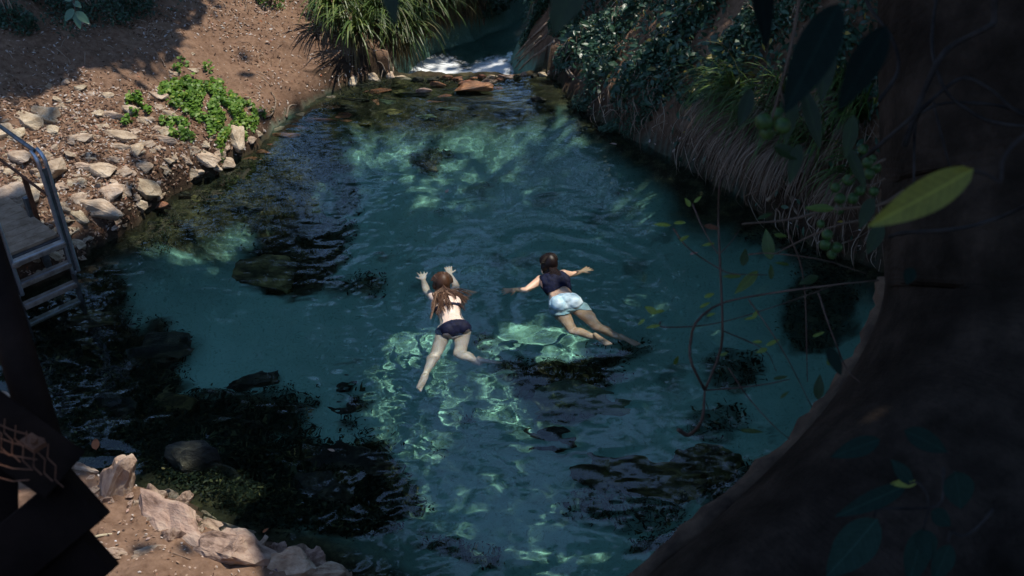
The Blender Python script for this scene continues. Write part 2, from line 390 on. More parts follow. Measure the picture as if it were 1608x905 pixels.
def waves(x, y):
    near = sm(9.5, 6.0, y)
    a = fbm(x+.25*fbm(x, y, 1.3, 2, 60), y*1.5, 1.5, 3, 61)*.015*(.45+.9*near)
    a = a + fbm(x*.9+y*.5, y*1.7-x*.3, 4.6, 3, 63)*.0036*(.5+1.4*near)*(.6+.8*vn(x*.8, y*.8, 70))
    a = a + fbm(x, y*1.3, 7, 3, 66)*.0125*np.exp(-((np.minimum(np.hypot(x-SWIM[0][0], y-SWIM[0][1]+.75), np.hypot(x-SWIM[1][0]-.5, y-SWIM[1][1]+.5)))/.62)**2)
    a = a + fbm(x*1.0+.15*fbm(x, y, 3, 2, 68), y*1.5, 10, 3, 65)*.0034*(.25+1.0*vn(x*1.1+5, y*1.1, 71))
    for k, s in enumerate(SWIM):
        r = np.hypot(x-s[0], (y-s[1]))+.12*fbm(x, y, 2, 2, 80+k)
        a = a + .0020*np.sin(r*2*math.pi/.27)*np.exp(-((r-1.0)/.75)**2)*(.4+vn(x*1.6, y*1.6, 72+k))
    return a
def water_sheet(name, x0, x1, y0, y1, step, inside, zf, material, tone=None, caster=True):
    gx = np.arange(x0, x1+step/2, step); gy = np.arange(y0, y1+step/2, step); X, Y = np.meshgrid(gx, gy)
    keep = inside(X, Y); Z = zf(X, Y); id_ = np.arange(X.size).reshape(X.shape)
    q = keep[:-1, :-1] & keep[:-1, 1:] & keep[1:, 1:] & keep[1:, :-1]
    A = np.stack([id_[:-1, :-1], id_[:-1, 1:], id_[1:, 1:], id_[1:, :-1]], -1)[q]
    used = np.unique(A); remap = np.zeros(X.size, np.int64); remap[used] = np.arange(len(used))
    me = np_mesh(name, np.stack([X, Y, Z], -1).reshape(-1, 3)[used], remap[A], None if tone is None else tone(X, Y).ravel()[used], smooth=True)
    o = link(name, me, material, kind='structure'); o.cycles.is_caustics_caster = caster
    return o
xs, ys = SHW[:, 0], SHW[:, 1]
def in_pool(x, y):
    d, _ = poly_sd(x, y, SHW); return (d < .30) & (y < WY+.03)
pool = water_sheet('pool_water', xs.min()-.4, xs.max()+.4, ys.min()-.4, WY+.04, .022, in_pool, waves, water_material('pool_water'))
ground.cycles.is_caustics_receiver = True
def in_creek(x, y):
    d, _ = poly_sd(x, y, CKW); return (d < .3) & (y > WY-.3)
def creek_z(x, y):
    rapid = sm(WY+1.6, WY+.2, y)
    return ZC + .04*sm(WY+.5, WY-.1, y) + fbm(x, y, 5, 4, 90)*(.006+.035*rapid)
def creek_foam(x, y):
    d, _ = poly_sd(x, y, CKW)
    return np.clip(sm(WY+2.0, WY+.5, y)*1.0 + .6*sm(-.8, -.1, d)*(x < .1)*sm(WY+3.6, WY+.8, y) - .12, 0, 1)*sm(.25, -.35, x-.05*(y-WY))
creek = water_sheet('creek_water', -2, 4, WY-.3, 26, .03, in_creek, creek_z, water_material('creek_water', foam=True), creek_foam, caster=False)

# ------------------------------------------------------------------ rocks
M_LIME = mat('limestone', (.28, .20, .135), .9, (.62, .51, .38), 2.2, .025, 9, col3=(.48, .37, .26), objvar=.18)
M_PINK = mat('tan_limestone', (.16, .10, .07), .9, (.56, .43, .32), 2.4, .03, 9, col3=(.44, .31, .23), objvar=.12, detail=10)
M_WETROCK = mat('wet_brown_rock', (.07, .035, .02), .45, (.40, .17, .07), 2.4, .02, 9, col3=(.22, .09, .042), spec=.5, objvar=.2)
M_MOSSROCK = mat('mossy_rock', (.02, .022, .012), .8, (.26, .23, .08), 3.0, .03, 10, col3=(.085, .08, .032), objvar=.2, detail=9)
M_DARKROCK = mat('dark_rock', (.012, .015, .014), .7, (.12, .115, .07), 2.6, .03, 10, col3=(.035, .038, .028), objvar=.2, detail=9)
M_GREENROCK = mat('green_rock', (.03, .05, .03), .7, (.16, .22, .12), 2.6, .03, 10, col3=(.09, .13, .08), objvar=.2)
M_PURPLE = mat('purple_stone', (.10, .065, .09), .7, (.22, .15, .18), 3, .015, 12)
def rock_mesh(name, seed, n=13, flat=1.0, sub=2, rough=.09, boxy=.6):
    r = random.Random(seed); bm = bmesh.new()
    for k in range(n):
        v = Vector([r.gauss(0, 1) for _ in range(3)]).normalized(); m = max(abs(c) for c in v)
        v = v*((1-boxy)+boxy/m*.85)*r.uniform(.86, 1.08)
        bm.verts.new((v.x*.5, v.y*.5, v.z*.5*flat))
    h = bmesh.ops.convex_hull(bm, input=bm.verts[:])
    bmesh.ops.delete(bm, geom=[e for e in h['geom_unused'] if isinstance(e, bmesh.types.BMVert)], context='VERTS')
    bmesh.ops.bevel(bm, geom=bm.edges[:], offset=.035, segments=1, affect='EDGES', clamp_overlap=True)
    if sub:
        bmesh.ops.triangulate(bm, faces=bm.faces[:])
        bmesh.ops.subdivide_edges(bm, edges=[e for e in bm.edges if e.calc_length() > .12], cuts=sub, use_grid_fill=True)
        bmesh.ops.triangulate(bm, faces=bm.faces[:])
        off = Vector((seed*3.1, seed*1.7, 0))
        for v in bm.verts:
            q = mnoise.fractal(v.co*2.2+off, 1.0, 2.0, 4); ridge = abs(mnoise.noise(v.co*4+off))
            v.co += v.co.normalized()*(q*rough + (.03-ridge*.12)*rough*3)
    me = bpy.data.meshes.new(name); bm.to_mesh(me); bm.free()
    return me
SMALL = [rock_mesh('limestone_rock', 100+k, 12, random.Random(k).uniform(.6, .9), 0) for k in range(10)]
MED = [rock_mesh('limestone_rock', 200+k, 13, random.Random(k).uniform(.55, .9), 1, .10) for k in range(12)]
def place_rock(px, py, w, h, label, cat='rock', name='limestone_rock', m=M_LIME, big=False, rot=None, sink=.28, zs=None, group=None, flat=1.0, tilt=.12, me=None, p=None, rough=.10, seed=None):
    if p is None: p = hit(px, py)
    s = pxm(p); W_ = w/s*1.12; D_ = h/s*1.05; Z_ = (zs if zs else .62*min(W_, D_)+.1*max(W_, D_))
    sd_ = seed if seed is not None else int(px*7+py*13)
    if me is None: me = rock_mesh(name, sd_, 15, flat, 3, rough) if big else MED[sd_ % len(MED)].copy()
    if me.materials: me.materials.clear()
    me.materials.append(m)
    o = link(name, me); r = random.Random(sd_)
    o.scale = (W_*1.06, D_*1.06, Z_*1.15)
    n = nrm(p[0], p[1], .15); z = Vector(n).lerp(Vector((0, 0, 1)), .5).normalized()
    q = Vector((0, 0, 1)).rotation_difference(z).to_matrix().to_4x4()
    o.matrix_world = Matrix.Translation((p[0], p[1], p[2]+Z_*(.5-sink)-.02)) @ q @ Matrix.Rotation(r.uniform(-.25, .25) if rot is None else R(rot), 4, 'Z') @ Matrix.Rotation(r.uniform(-tilt, tilt), 4, 'X') @ Matrix.Rotation(r.uniform(-tilt, tilt), 4, 'Y') @ Matrix.Diagonal((W_*1.06, D_*1.06, Z_*1.15, 1))
    o.cycles.is_caustics_receiver = bool(p[2] < 0)
    tag(o, label, cat, group)
    return o
def ordinal_labels(items, marks, stem):
    """labels alike rocks by the landmark they lie nearest to, their side of it and their rank"""
    g = {}
    for x, y, o in items:
        d, m = min((math.hypot(x-a, (y-c)*1.3), (a, c, n)) for a, c, n in marks)
        dx, dy = x-m[0], (y-m[1])*1.3; w = ('right of' if dx > 0 else 'left of') if abs(dx) > abs(dy) else ('below' if dy > 0 else 'above')
        g.setdefault((m[2], w), []).append((d, o))
    for (n, w), L in g.items():
        L.sort(key=lambda q: q[0])
        for i, (_, o) in enumerate(L): o['label'] = stem % ((('nearest', 'second nearest', 'third nearest', 'fourth nearest', 'fifth nearest', 'sixth nearest', 'seventh nearest', 'eighth nearest')[i] if len(L) > 1 else 'only'), w, n)
BED, LEDGE = [], []
GLB = 'limestone rocks on the left bank'
LB = [ # px, py, w, h, label
 (3,206,22,38,'pale upright rock cut by the left edge of the photo above the upper rail'), (43,191,30,26,'squat rock with a dark underside in the row above the upper handrail'),
 (70,182,30,24,'angular rock topmost in the row above the ladder handrail'), (25,212,18,24,'narrow upright rock just above the upper handrail'),
 (81,205,28,20,'flat tan rock below the angular topmost one above the handrail'), (56,219,12,14,'small pointed rock close above the handrail bend'),
 (123,217,30,16,'low brown rock half buried in leaf litter up the bank from the handrail bend'), (146,215,18,10,'small flat stone beside the half buried brown rock'),
 (174,180,27,13,'flat white topped rock lying alone above the leaf litter'), (199,172,25,15,'rounded tan rock touching the lowest tip of green creeper on its left'),
 (166,151,18,15,'lone pointed rock high on the shaded slope'), (143,147,16,10,'small flat rock left of the lone pointed rock'), (126,139,20,18,'broad dull brown rock highest on the shaded slope'),
 (249,151,20,18,'tan rock at the top left corner of the green creeper'), (247,168,17,15,'small tan rock just below the one at the creeper corner'), (265,182,28,14,'long tan rock lying between two green creeper patches'),
 (224,189,22,13,'dull rock under the small left creeper patch'), (238,204,28,15,'sloping rock left of the lower creeper tongue'), (262,209,24,20,'tilted slab leaning into the lower creeper tongue'),
 (187,214,40,20,'broad low rock with cracked face in the middle of the litter'), (189,231,26,13,'flat rock directly below the broad cracked rock'), (254,220,34,16,'long brown rock with shadow beneath on the bare scarp'),
 (212,237,18,28,'upright pale wedge rock standing in leaf litter'), (230,229,22,14,'small pale rock right of the upright wedge'), (30,247,36,28,'tan rock framed between the two ladder rails'),
 (65,243,24,16,'rock directly behind the bend of the handrail'), (128,262,27,17,'pale rounded rock right of the ladder upright'), (159,268,42,32,'large flat topped rock with broken corners right of the ladder'),
 (193,272,22,14,'small pale rock beside the large flat topped rock'), (222,263,25,19,'boxy rock under the scarp'), (323,248,42,25,'wide grey tan rock on the lip of the shore right of the scarp'),
 (371,220,26,38,'tall pale upright rock beside the creeper at the waterline'), (353,256,25,15,'small rock at the waterline under the creeper tail'), (394,219,14,17,'small rock just right of the tall upright rock'),
 (296,217,12,17,'small pale rock under a yellow green leaf'), (300,199,14,12,'stone buried in the lower edge of the creeper'), (298,84,11,7,'small stone alone on the bare sandy slope'),
 (50,306,36,34,'tan block seen between the mid rail and the ladder upright'), (156,333,52,29,'large pale flat slab at the waterline right of the ladder'),
 (122,343,26,20,'jagged rock left of the pale waterline slab'), (123,313,18,23,'leaning rock above the pale waterline slab'), (173,304,30,25,'dark sided block split from the slab above the waterline'),
 (195,299,26,15,'tan rock behind the square waterline block'), (230,297,36,32,'square pale block standing at the waterline below the scarp'), (120,286,22,16,'shaded rock right of the biggest slab'),
 (118,384,22,18,'pale rock at the waterline just right of the ladder upright'), (80,402,26,16,'flat rock seen under the top tread of the ladder'), (106,360,24,16,'rock against the right ladder upright'),
 (20,415,24,16,'shaded rock under the deck behind the ladder treads'), (70,425,20,16,'shaded rock behind the second ladder tread'),
 (521,154,20,10,'pale waterline rock on the far left shore where the roots end'), (551,128,18,22,'leaning grey rock by the weir end of the left shore'), (582,123,27,15,'pale grey rock at the left end of the weir'),
 (611,119,17,13,'white rock against the foot of the hanging sedge'), (630,123,23,13,'yellowish rock nearest the white water at the weir'), (435,203,28,14,'whitish lumpy rock at the foot of the bare slope'),
 (470,179,25,13,'grey rock beneath the curved root on the far left shore'), (404,210,12,10,'small pale stone between two waterline rocks')]
for px, py, w, h, lb in LB: place_rock(px, py, w*1.32, h*1.36, lb, group=GLB, sink=.33)
for k, (x, y) in enumerate([(38,225),(98,238),(108,218),(160,240),(140,228),(205,250),(180,250),(75,262),(98,325),(140,310),(200,315),(215,318),(148,352),(178,345),(136,372),(95,398),(62,365),(45,350),(30,365),(270,245),(290,250),(300,235),(310,262),(340,240),(275,225),(205,205),(160,200),(135,190),(110,180),(95,170),(230,190),(320,225),(335,262),(300,270),(258,262),(60,335),(8,270),(25,280),(10,245),(112,298),(150,288),(98,415),(125,402),(60,428),(45,440)]):
    w_ = random.uniform(18, 32)
    BED.append((x, y, None)); o = place_rock(x, y, w_, w_*random.uniform(.5, .8), 'mid sized tan rock bedded in the litter of the left bank', 'rock', group='bedded rocks of the left bank', sink=.4, seed=k*17+5); BED[-1] = (x, y, o)
ordinal_labels(BED, [(88,281,'biggest pale slab'), (100,370,'right ladder upright'), (40,240,'bend of the handrail'), (230,297,'square waterline block'), (212,237,'upright pale wedge'), (187,214,'broad cracked rock'), (212,168,'small left creeper patch'), (156,333,'pale waterline slab'), (17,322,'big tan boulder'), (323,248,'wide shore lip rock'), (290,170,'green creeper'), (159,268,'large flat topped rock')], 'bedded tan rock, %s one %s the %s')
place_rock(88, 281, 50, 68, 'biggest pale limestone slab, leaning beside the ladder handrail', 'boulder', big=True, rot=-25, zs=.34, flat=.8, tilt=.1, group=GLB, rough=.05)
place_rock(17, 322, 64, 54, 'big tan boulder behind the rusty post on the left edge', 'boulder', big=True, rot=20, zs=.3, group=GLB)
# small stones between them
n_small = 0
def scatter_px(n, region, f=None):
    out = []
    while len(out) < n:
        x = random.uniform(region[0], region[2]); y = random.uniform(region[1], region[3])
        if f is None or random.random() < f(x, y): out.append((x, y))
    return out
def dens_left(x, y):
    if x > 420-(y-130)*.2: return 0
    sh = np.interp(x, [0, 100, 190, 240, 345, 430], [470, 415, 362, 325, 262, 210])
    if y > sh: return 0
    return min(1, max(.05, (y-110)/130.))*(.35 if y < 170 else 1)
for k, (x, y) in enumerate(scatter_px(290, (0, 110, 425, 430), dens_left)):
    p = hit(x, y)
    if p[2] < .02: continue
    s = random.choice([5, 6, 7, 9, 11, 14, 17])*random.uniform(.9, 1.2); wd = s/pxm(p)
    me = SMALL[k % 10]
    if not me.materials: me.materials.append(M_LIME)
    o = link('small_rock', me); o.location = (p[0], p[1], p[2]+wd*.12); o.rotation_euler = (random.uniform(-.4, .4), random.uniform(-.4, .4), random.uniform(0, 6.28)); o.scale = (wd*random.uniform(.8, 1.3), wd, wd*random.uniform(.5, .9))
    tag(o, 'small tan stone strewn among the larger rocks of the left bank', 'rock', 'small stones strewn over the left bank')
# stones of the weir and the stone shelf below it
WR = [(773,120,17,7,'yellowish stone on the weir crest beside the white water','L'), (797,119,28,9,'orange stone on the weir crest between white water and bank','P'), (823,115,14,9,'small orange stone at the foot of the bare earth bank','P'),
 (852,115,16,10,'tan stone at the right end of the weir','L'), (865,112,13,10,'whitish stone furthest right on the weir by the roots','L'),
 (740,141,64,24,'big orange brown slab lying half out of the water below the weir','W'), (665,142,26,7,'thin tan flat stone left of the big orange slab','P'), (687,132,26,6,'flat orange stone above the thin tan one','W'),
 (719,123,24,8,'brown stone in the weir crest behind the orange slab','W'), (769,127,24,7,'flat orange stone right of the big slab','P'), (731,130,28,7,'narrow brown stone just above the big orange slab','W'),
 (742,123,20,6,'orange stone in the weir crest above the slab','W'), (700,121,20,7,'dark stone in the weir crest at the edge of the foam','W'), (680,124,20,7,'dark flat stone at the left foot of the foam','D'), (655,124,22,8,'dark rock at the left end of the weir crest','D'),
 (755,120,16,6,'small brown stone in the middle of the weir crest','W'), (786,124,14,6,'small flat stone under the orange crest stone','W'), (838,118,14,7,'dark wet stone in the right weir gap','D'), (812,121,12,6,'little wet stone in the outflow gap','D'),
 (648,150,62,18,'dark submerged slab left below the weir','D'), (733,158,112,26,'long dark submerged slab under the orange one','D'), (612,178,38,20,'brown submerged rock at the left of the weir shelf','M'), (606,162,30,13,'pale green submerged rock behind the brown one','G'),
 (670,186,38,14,'green topped oval rock lying on the sand below the weir','G'), (707,173,32,10,'pale green flat stone on the sand behind the oval one','G'), (748,183,22,7,'small dull stone on the sand right of the green oval rock','D'),
 (572,197,30,16,'mossy dark rock at the left edge of the sand below the weir','M'), (540,175,44,18,'dark wet ledge block on the far left shore','D'), (500,190,50,16,'brown wet ledge block under the grey waterline rock','W'), (445,214,50,15,'brown flat wet ledge at the waterline','W'),
 (590,145,50,14,'brown wet flat ledge beside the weir','W'), (560,158,40,13,'dark wet ledge next to the weir shelf','D'), (625,138,34,10,'mossy wet stone between ledge and weir','M')]
MM = dict(L=M_LIME, P=M_PINK, W=M_WETROCK, D=M_DARKROCK, M=M_MOSSROCK, G=M_GREENROCK)
for px, py, w, h, lb, k in WR:
    p = hit(px, py); crest = py <= 148 and k != 'D' or py < 126
    if crest and 635 < px < 880:
        p = at(px, py, .02); zs = .14 if h < 12 else .2
        o = place_rock(px, py, w, h, lb, 'rock', 'river_rock', MM[k], p=p, zs=zs, sink=.5, group='stones of the weir', big=(w > 40), rot=4 if w > 40 else None)
    else:
        if 140 <= px <= 900 and p[2] > 0 and k in 'DWM' : p = under(px, py, -.1)
        place_rock(px, py, w, h, lb, 'rock', 'river_rock', MM[k], p=p, zs=.16+.05*(w > 50), sink=.25, group='stones of the weir', big=(w > 55), rot=0 if w > 55 else None)
for k, (x, y) in enumerate([(250,322),(285,304),(318,292),(350,276),(372,262),(392,250),(408,238),(425,228),(438,221),(452,208),(466,200),(482,196),(490,182),(506,176),(518,168),(528,182),(545,166),(556,156),(572,148),(583,160),(598,150),(612,156),(622,144),(640,140),(648,132),(575,135),(600,134),(625,130),(700,150),(715,140),(768,142),(790,138),(770,152),(680,160),(655,165),(340,292),(300,312),(265,330),(232,350),(510,192),(540,190)]):
    p = hit(x, y); w_ = random.uniform(20, 44)
    o = place_rock(x, y, w_, w_*random.uniform(.35, .5), 'flat wet brown stone of the dark ledge along the far waterline', 'rock', 'ledge_stone', random.choice([M_WETROCK, M_DARKROCK, M_MOSSROCK, M_DARKROCK]), group='wet stones of the dark ledge', sink=.35, zs=.09, seed=k*11+3); LEDGE.append((x, y, o))
ordinal_labels(LEDGE, [(740,141,'big orange slab'), (371,220,'tall upright rock by the creeper'), (470,179,'grey rock beneath the curved root'), (582,123,'grey rock at the left weir end'), (630,123,'yellowish rock by the white water'), (230,297,'square waterline block'), (435,203,'whitish lumpy rock'), (665,142,'thin tan flat stone'), (551,128,'leaning grey rock'), (323,248,'wide shore lip rock'), (612,178,'brown submerged rock')], 'flat wet stone, %s one %s the %s')
# boulders on the pool bed
SB = [(415,438,115,78,'mossy yellow green boulder under water left of the long haired swimmer','M',.55,-20), (247,562,112,74,'big dark round boulder under water near the left shore','D',.6,10), (132,508,110,42,'yellow mottled boulder under water right below the ladder','M',.4,8),
 (135,548,66,30,'smaller mossy boulder in front of the mottled one below the ladder','M',.35,0), (262,646,96,52,'olive boulder with a yellow patch in the dark near left water','M',.4,15), (548,742,118,78,'black block of rock with a yellow weedy crest in the near water','D',.75,-12),
 (395,612,90,48,'dark cluster rock under water in front of the swimmers feet side','D',.35,20), (400,680,70,40,'dull rock under water between olive boulder and sand','D',.3,0), (545,617,34,22,'small dark round stone right of the dark cluster','D',.2,0), (545,650,42,22,'small flat dark stone below the round one','D',.16,0),
 (905,645,170,64,'broad smooth greenish dome of rock under water in front of the swimmer in white shorts','G',.45,0), (1010,760,190,100,'big olive ledge under water near the tree trunk','M',.4,-15), (1110,740,120,90,'brown submerged ledge against the tree roots','M',.5,-30),
 (800,178,44,20,'dark weedy rock in the outflow current','D',.3,0), (845,160,38,16,'dark weedy rock right of the outflow current','D',.25,0), (675,264,46,24,'dark wedge of rock alone on the sand in mid pool','D',.16,-30), (470,365,80,40,'black rock in the weed bed on the left','D',.4,0), (385,330,60,30,'black rock in the upper weed bed','D',.35,0),
 (500,790,110,60,'black rock nearest the near bank under water','D',.6,0), (330,740,120,60,'dark rock under water beside the near bank','D',.5,10), (190,650,80,50,'dark rock in the shaded near left water','D',.4,0), (860,700,70,26,'dull flat rock in the blue near water','D',.2,0),
 (700,455,0,0,'','',0,0)]
for px, py, w, h, lb, k, zs, rt in SB:
    if w == 0: continue
    p = hit(px, py)
    place_rock(px, py, w, h, lb, 'boulder', 'submerged_boulder', MM[k], big=True, p=p, zs=zs, sink=.35, rot=rt, rough=.16, group='boulders on the pool bed')
# near bank
GN = 'rocks along the near bank'
NB = [(186,762,52,62,'tall pale boulder with a rounded crown on the near bank beside the timber railing','P',.5,-15,1), (128,738,44,16,'low whitish rock between railing and tall pale boulder','L',.16,0,0),
 (262,822,135,62,'big flat pale slab across the near bank','P',.3,-28,1), (340,828,112,40,'long pinkish slab sloping down to the water on the near bank','P',.22,-32,1), (243,779,32,20,'dark topped rock behind the big flat slab','P',.2,0,0),
 (266,781,22,18,'small rounded rock behind the big flat slab','P',.18,0,0), (284,790,26,19,'knobbly small rock nearest the water above the pink slab','P',.2,0,0), (330,806,46,15,'thin shelf rock on the water side of the pink slab','P',.12,-28,0),
 (372,872,112,66,'broad rough rock in the middle of the near bank','P',.34,-20,1), (470,868,36,19,'pink triangular rock near the end of the near bank','P',.2,0,0), (497,884,42,28,'rounded tan rock at the end of the near bank','P',.24,0,0),
 (463,892,64,36,'large tan rock in front of the pink triangular one','L',.26,0,1), (438,899,36,22,'purple grey stone at the bottom edge','V',.14,0,0), (436,866,22,14,'small brown rock left of the pink triangular one','P',.15,0,0),
 (272,846,28,18,'small rounded knob below the big flat slab','P',.18,0,0), (524,902,52,18,'pale rock furthest along the near bank at the bottom edge','L',.18,0,0), (412,856,26,16,'small rock leaning on the broad rough rock','L',.14,0,0), (20,648,60,34,'grey rock behind the timber railing on the left edge','L',.3,-20,1),
 (250,868,60,26,'flat dirt covered rock set in the near bank','P',.14,10,0), (160,870,60,26,'low brown rock in the dirt near the railing foot','P',.1,10,0)]
MM['V'] = M_PURPLE
for px, py, w, h, lb, k, zs, rt, bg_ in NB: place_rock(px, py, w*1.15, h*1.2, lb, 'boulder' if bg_ else 'rock', 'bank_rock', MM[k], big=True, zs=zs*1.1, rot=rt, group=GN, sink=.42, rough=.17, flat=.85)
for k, (x, y) in enumerate(scatter_px(70, (110, 735, 560, 905), lambda x, y: 1 if abs(y-np.interp(x, [110, 190, 300, 440, 560], [750, 775, 815, 878, 915])-8) < 16 else 0)):
    p = hit(x, y)
    if p[2] < .03: continue
    wd = random.uniform(8, 20)/pxm(p); o = link('small_rock', SMALL[k % 10].copy()); o.data.materials.clear(); o.data.materials.append(M_PINK); o.location = (p[0], p[1], p[2]+wd*.05); o.rotation_euler = (random.uniform(-.4, .4), random.uniform(-.4, .4), random.uniform(0, 6.28)); o.scale = (wd*random.uniform(.8, 1.4), wd, wd*random.uniform(.5, .9))
    tag(o, 'small tan stone wedged along the water edge of the near bank', 'rock', 'small stones along the near bank')

# ------------------------------------------------------------------ litter and plants of the banks
M_LITTER = leaf_mat('fallen_leaves', [(0, (.05, .025, .015)), (.3, (.16, .08, .045)), (.55, (.30, .19, .12)), (.75, (.42, .34, .28)), (.88, (.5, .46, .42)), (1, (.30, .10, .04))], rough=.7, trans=0, spec=.2)
M_GREEN = leaf_mat('bright_creeper', [(0, (.05, .11, .012)), (.6, (.13, .26, .03)), (1, (.30, .38, .05))], rough=.5, trans=.3)
M_DARKLEAF = leaf_mat('dark_leaves', [(0, (.010, .030, .014)), (.5, (.03, .085, .045)), (.8, (.06, .13, .075)), (.93, (.10, .17, .11)), (1, (.38, .27, .04))], rough=.38, trans=.2, spec=.5)
M_SEDGE = leaf_mat('sedge_blades', [(0, (.10, .065, .03)), (.25, (.17, .13, .05)), (.5, (.045, .09, .02)), (.8, (.10, .17, .035)), (1, (.22, .26, .07))], rough=.45, trans=.25)
M_ROOT = mat('pale_roots', (.10, .07, .05), .85, (.34, .26, .19), 9, .004, 40, objvar=.2)
M_DEADSTEM = leaf_mat('dry_stems', [(0, (.07, .04, .025)), (.5, (.22, .145, .10)), (1, (.46, .36, .27))], rough=.8, trans=0)
M_BARK = mat('bark_brown', (.05, .032, .022), .9, (.13, .09, .065), 6, .01, 30)
def ground_pts(n, region, f, zmin=.0):
    P = []
    for (x, y) in scatter_px(n, region, f):
        p = hit(x, y)
        if p[2] >= zmin: P.append(p)
    return np.array(P)
def hzv(x, y):
    i = np.clip(np.searchsorted(GX, x)-1, 0, len(GX)-2); j = np.clip(np.searchsorted(GY, y)-1, 0, len(GY)-2)
    fx = (x-GX[i])/(GX[i+1]-GX[i]); fy = (y-GY[j])/(GY[j+1]-GY[j])
    return (HH[j, i]*(1-fx)+HH[j, i+1]*fx)*(1-fy)+(HH[j+1, i]*(1-fx)+HH[j+1, i+1]*fx)*fy
def nrmv(x, y, e=.1):
    n = np.stack([hzv(x-e, y)-hzv(x+e, y), hzv(x, y-e)-hzv(x, y+e), np.full(x.shape, 2*e)], -1); return n/np.linalg.norm(n, axis=1, keepdims=True)
def litter(name, n, x0, x1, y0, y1, dens, label, L=(.02, .06), m=M_LITTER, tone=None):
    X = rng.uniform(x0, x1, n); Y = rng.uniform(y0, y1, n); Z = hzv(X, Y); px, py = px_of(np.stack([X, Y, Z], -1))
    k = (Z > .03) & (px > -60) & (px < PW+60) & (py > -60) & (py < PH+60) & (rng.random(n) < dens(px, py, X, Y))
    X, Y, Z = X[k], Y[k], Z[k]; n = len(X); N = nrmv(X, Y); N = N+rng.normal(0, .35, (n, 3)); D = np.cross(N, unit_rand(n))
    l = rng.uniform(*L, n)
    V, F, T = leaves_np(np.stack([X, Y, Z], -1)+N*.010, D, N, l, l*rng.uniform(.22, .5, n), rng.random(n) if tone is None else tone(n), curl=.12)
    return link(name, np_mesh(name, V, F, T), m, kind='stuff', label=label, category='leaf litter')
def d_left(px, py, X, Y):
    c = np.clip(1.1-np.hypot((px-150)/240, (py-240)/110), 0, 1)*1.6 + .35*(fbm(X, Y, 1.5, 3, 101) > .05) + .12
    c = np.where(py < 60, c+.35, c); c = np.where((px > 380) & (py < 60), .8, c); c = c*(.6+.9*(fbm(X, Y, 4, 2, 102) > 0))
    return np.clip(c, 0, 1)
litter('leaf_litter', 110000, -8.5, -.5, 7, 24, d_left, 'brown and grey fallen leaves covering the left bank')
litter('leaf_litter', 90000, -8.5, -2.2, 7.5, 15, lambda px, py, X, Y: np.clip(1.15-np.hypot((px-140)/260, (py-265)/130), 0, 1)*(.5+.6*(fbm(X, Y, 3, 2, 104) > -.1)), 'thick dry leaf litter lying between the rocks of the left bank', L=(.025, .07), tone=lambda n: np.where(rng.random(n) < .12, rng.uniform(.6, 1, n), rng.random(n)**1.4*.6))
litter('leaf_litter', 26000, 1, 8, 5, 22, lambda px, py, X, Y: np.clip(.25+.9*np.exp(-((px-1170)/110)**2-((py-225)/50)**2)+.6*np.exp(-((px-1330)/80)**2-((py-400)/40)**2), 0, 1), 'dry tan leaves caught on the steep right bank', L=(.03, .07))
litter('leaf_litter', 14000, -4, 1, 3, 6.5, lambda px, py, X, Y: .12+.3*np.exp(-((px-230)/90)**2-((py-830)/40)**2), 'bits of dead leaf on the near bank', L=(.015, .04))
# twigs and gravel of the slope
b = MB()
for x, y in scatter_px(150, (0, 0, 640, 400), lambda x, y: .8 if y < np.interp(x, [0, 100, 190, 240, 345, 430, 640], [470, 415, 362, 325, 262, 200, 110]) else 0):
    p = hit(x, y); a = random.uniform(0, 6.28); l = random.uniform(.05, .22); q = np.array([p[0]+math.cos(a)*l, p[1]+math.sin(a)*l, 0]); q[2] = hz(q[0], q[1])+.015
    mid = (p+q)/2+np.array([0, 0, .02]); b.tube([p+[0, 0, .01], mid, q], [.004, .004, .002], 4, tone=random.random())
b.build('fallen_twigs', M_DEADSTEM, None, kind='stuff', label='thin dry twigs lying on the left bank', category='twigs')
V, F, T, o0 = [], [], [], 0
GR = [rock_mesh('g', 300+k, 9, .7, 0) for k in range(4)]
GRV = [(np.array([v.co[:] for v in g.vertices]), [tuple(p.vertices) for p in g.polygons]) for g in GR]
b = MB()
for x, y in scatter_px(1500, (0, 100, 640, 430), lambda x, y: (1 if y > 230 else .45) if y < np.interp(x, [0, 100, 190, 240, 345, 430, 640], [470, 415, 362, 325, 262, 205, 118]) and (x < 430 or y > 170-(x-430)*.35) else 0):
    p = hit(x, y)
    if p[2] < .03: continue
    v, f = random.choice(GRV); s = random.uniform(.012, .04); a = random.uniform(0, 6.28); c, sn = math.cos(a), math.sin(a)
    b.add(np.stack([(v[:, 0]*c-v[:, 1]*sn)*s+p[0], (v[:, 0]*sn+v[:, 1]*c)*s+p[1], v[:, 2]*s*.8+p[2]+s*.1], -1), f)
b.build('gravel', M_LIME, None, kind='stuff', label='small limestone chips among the rocks of the left bank', category='gravel')
b = MB()
for x, y in scatter_px(260, (90, 730, 420, 905), lambda x, y: 1 if y > np.interp(x, [90, 190, 300, 420], [735, 800, 820, 880]) else 0):
    p = hit(x, y); v, f = random.choice(GRV); s = random.choice([.008, .01, .014, .02, .03]); a = random.uniform(0, 6.28); c, sn = math.cos(a), math.sin(a)
    b.add(np.stack([(v[:, 0]*c-v[:, 1]*sn)*s+p[0], (v[:, 0]*sn+v[:, 1]*c)*s+p[1], v[:, 2]*s*.8+p[2]+s*.15], -1), f)
b.build('gravel', M_PINK, None, kind='stuff', label='small stones in the dirt of the near bank', category='gravel')

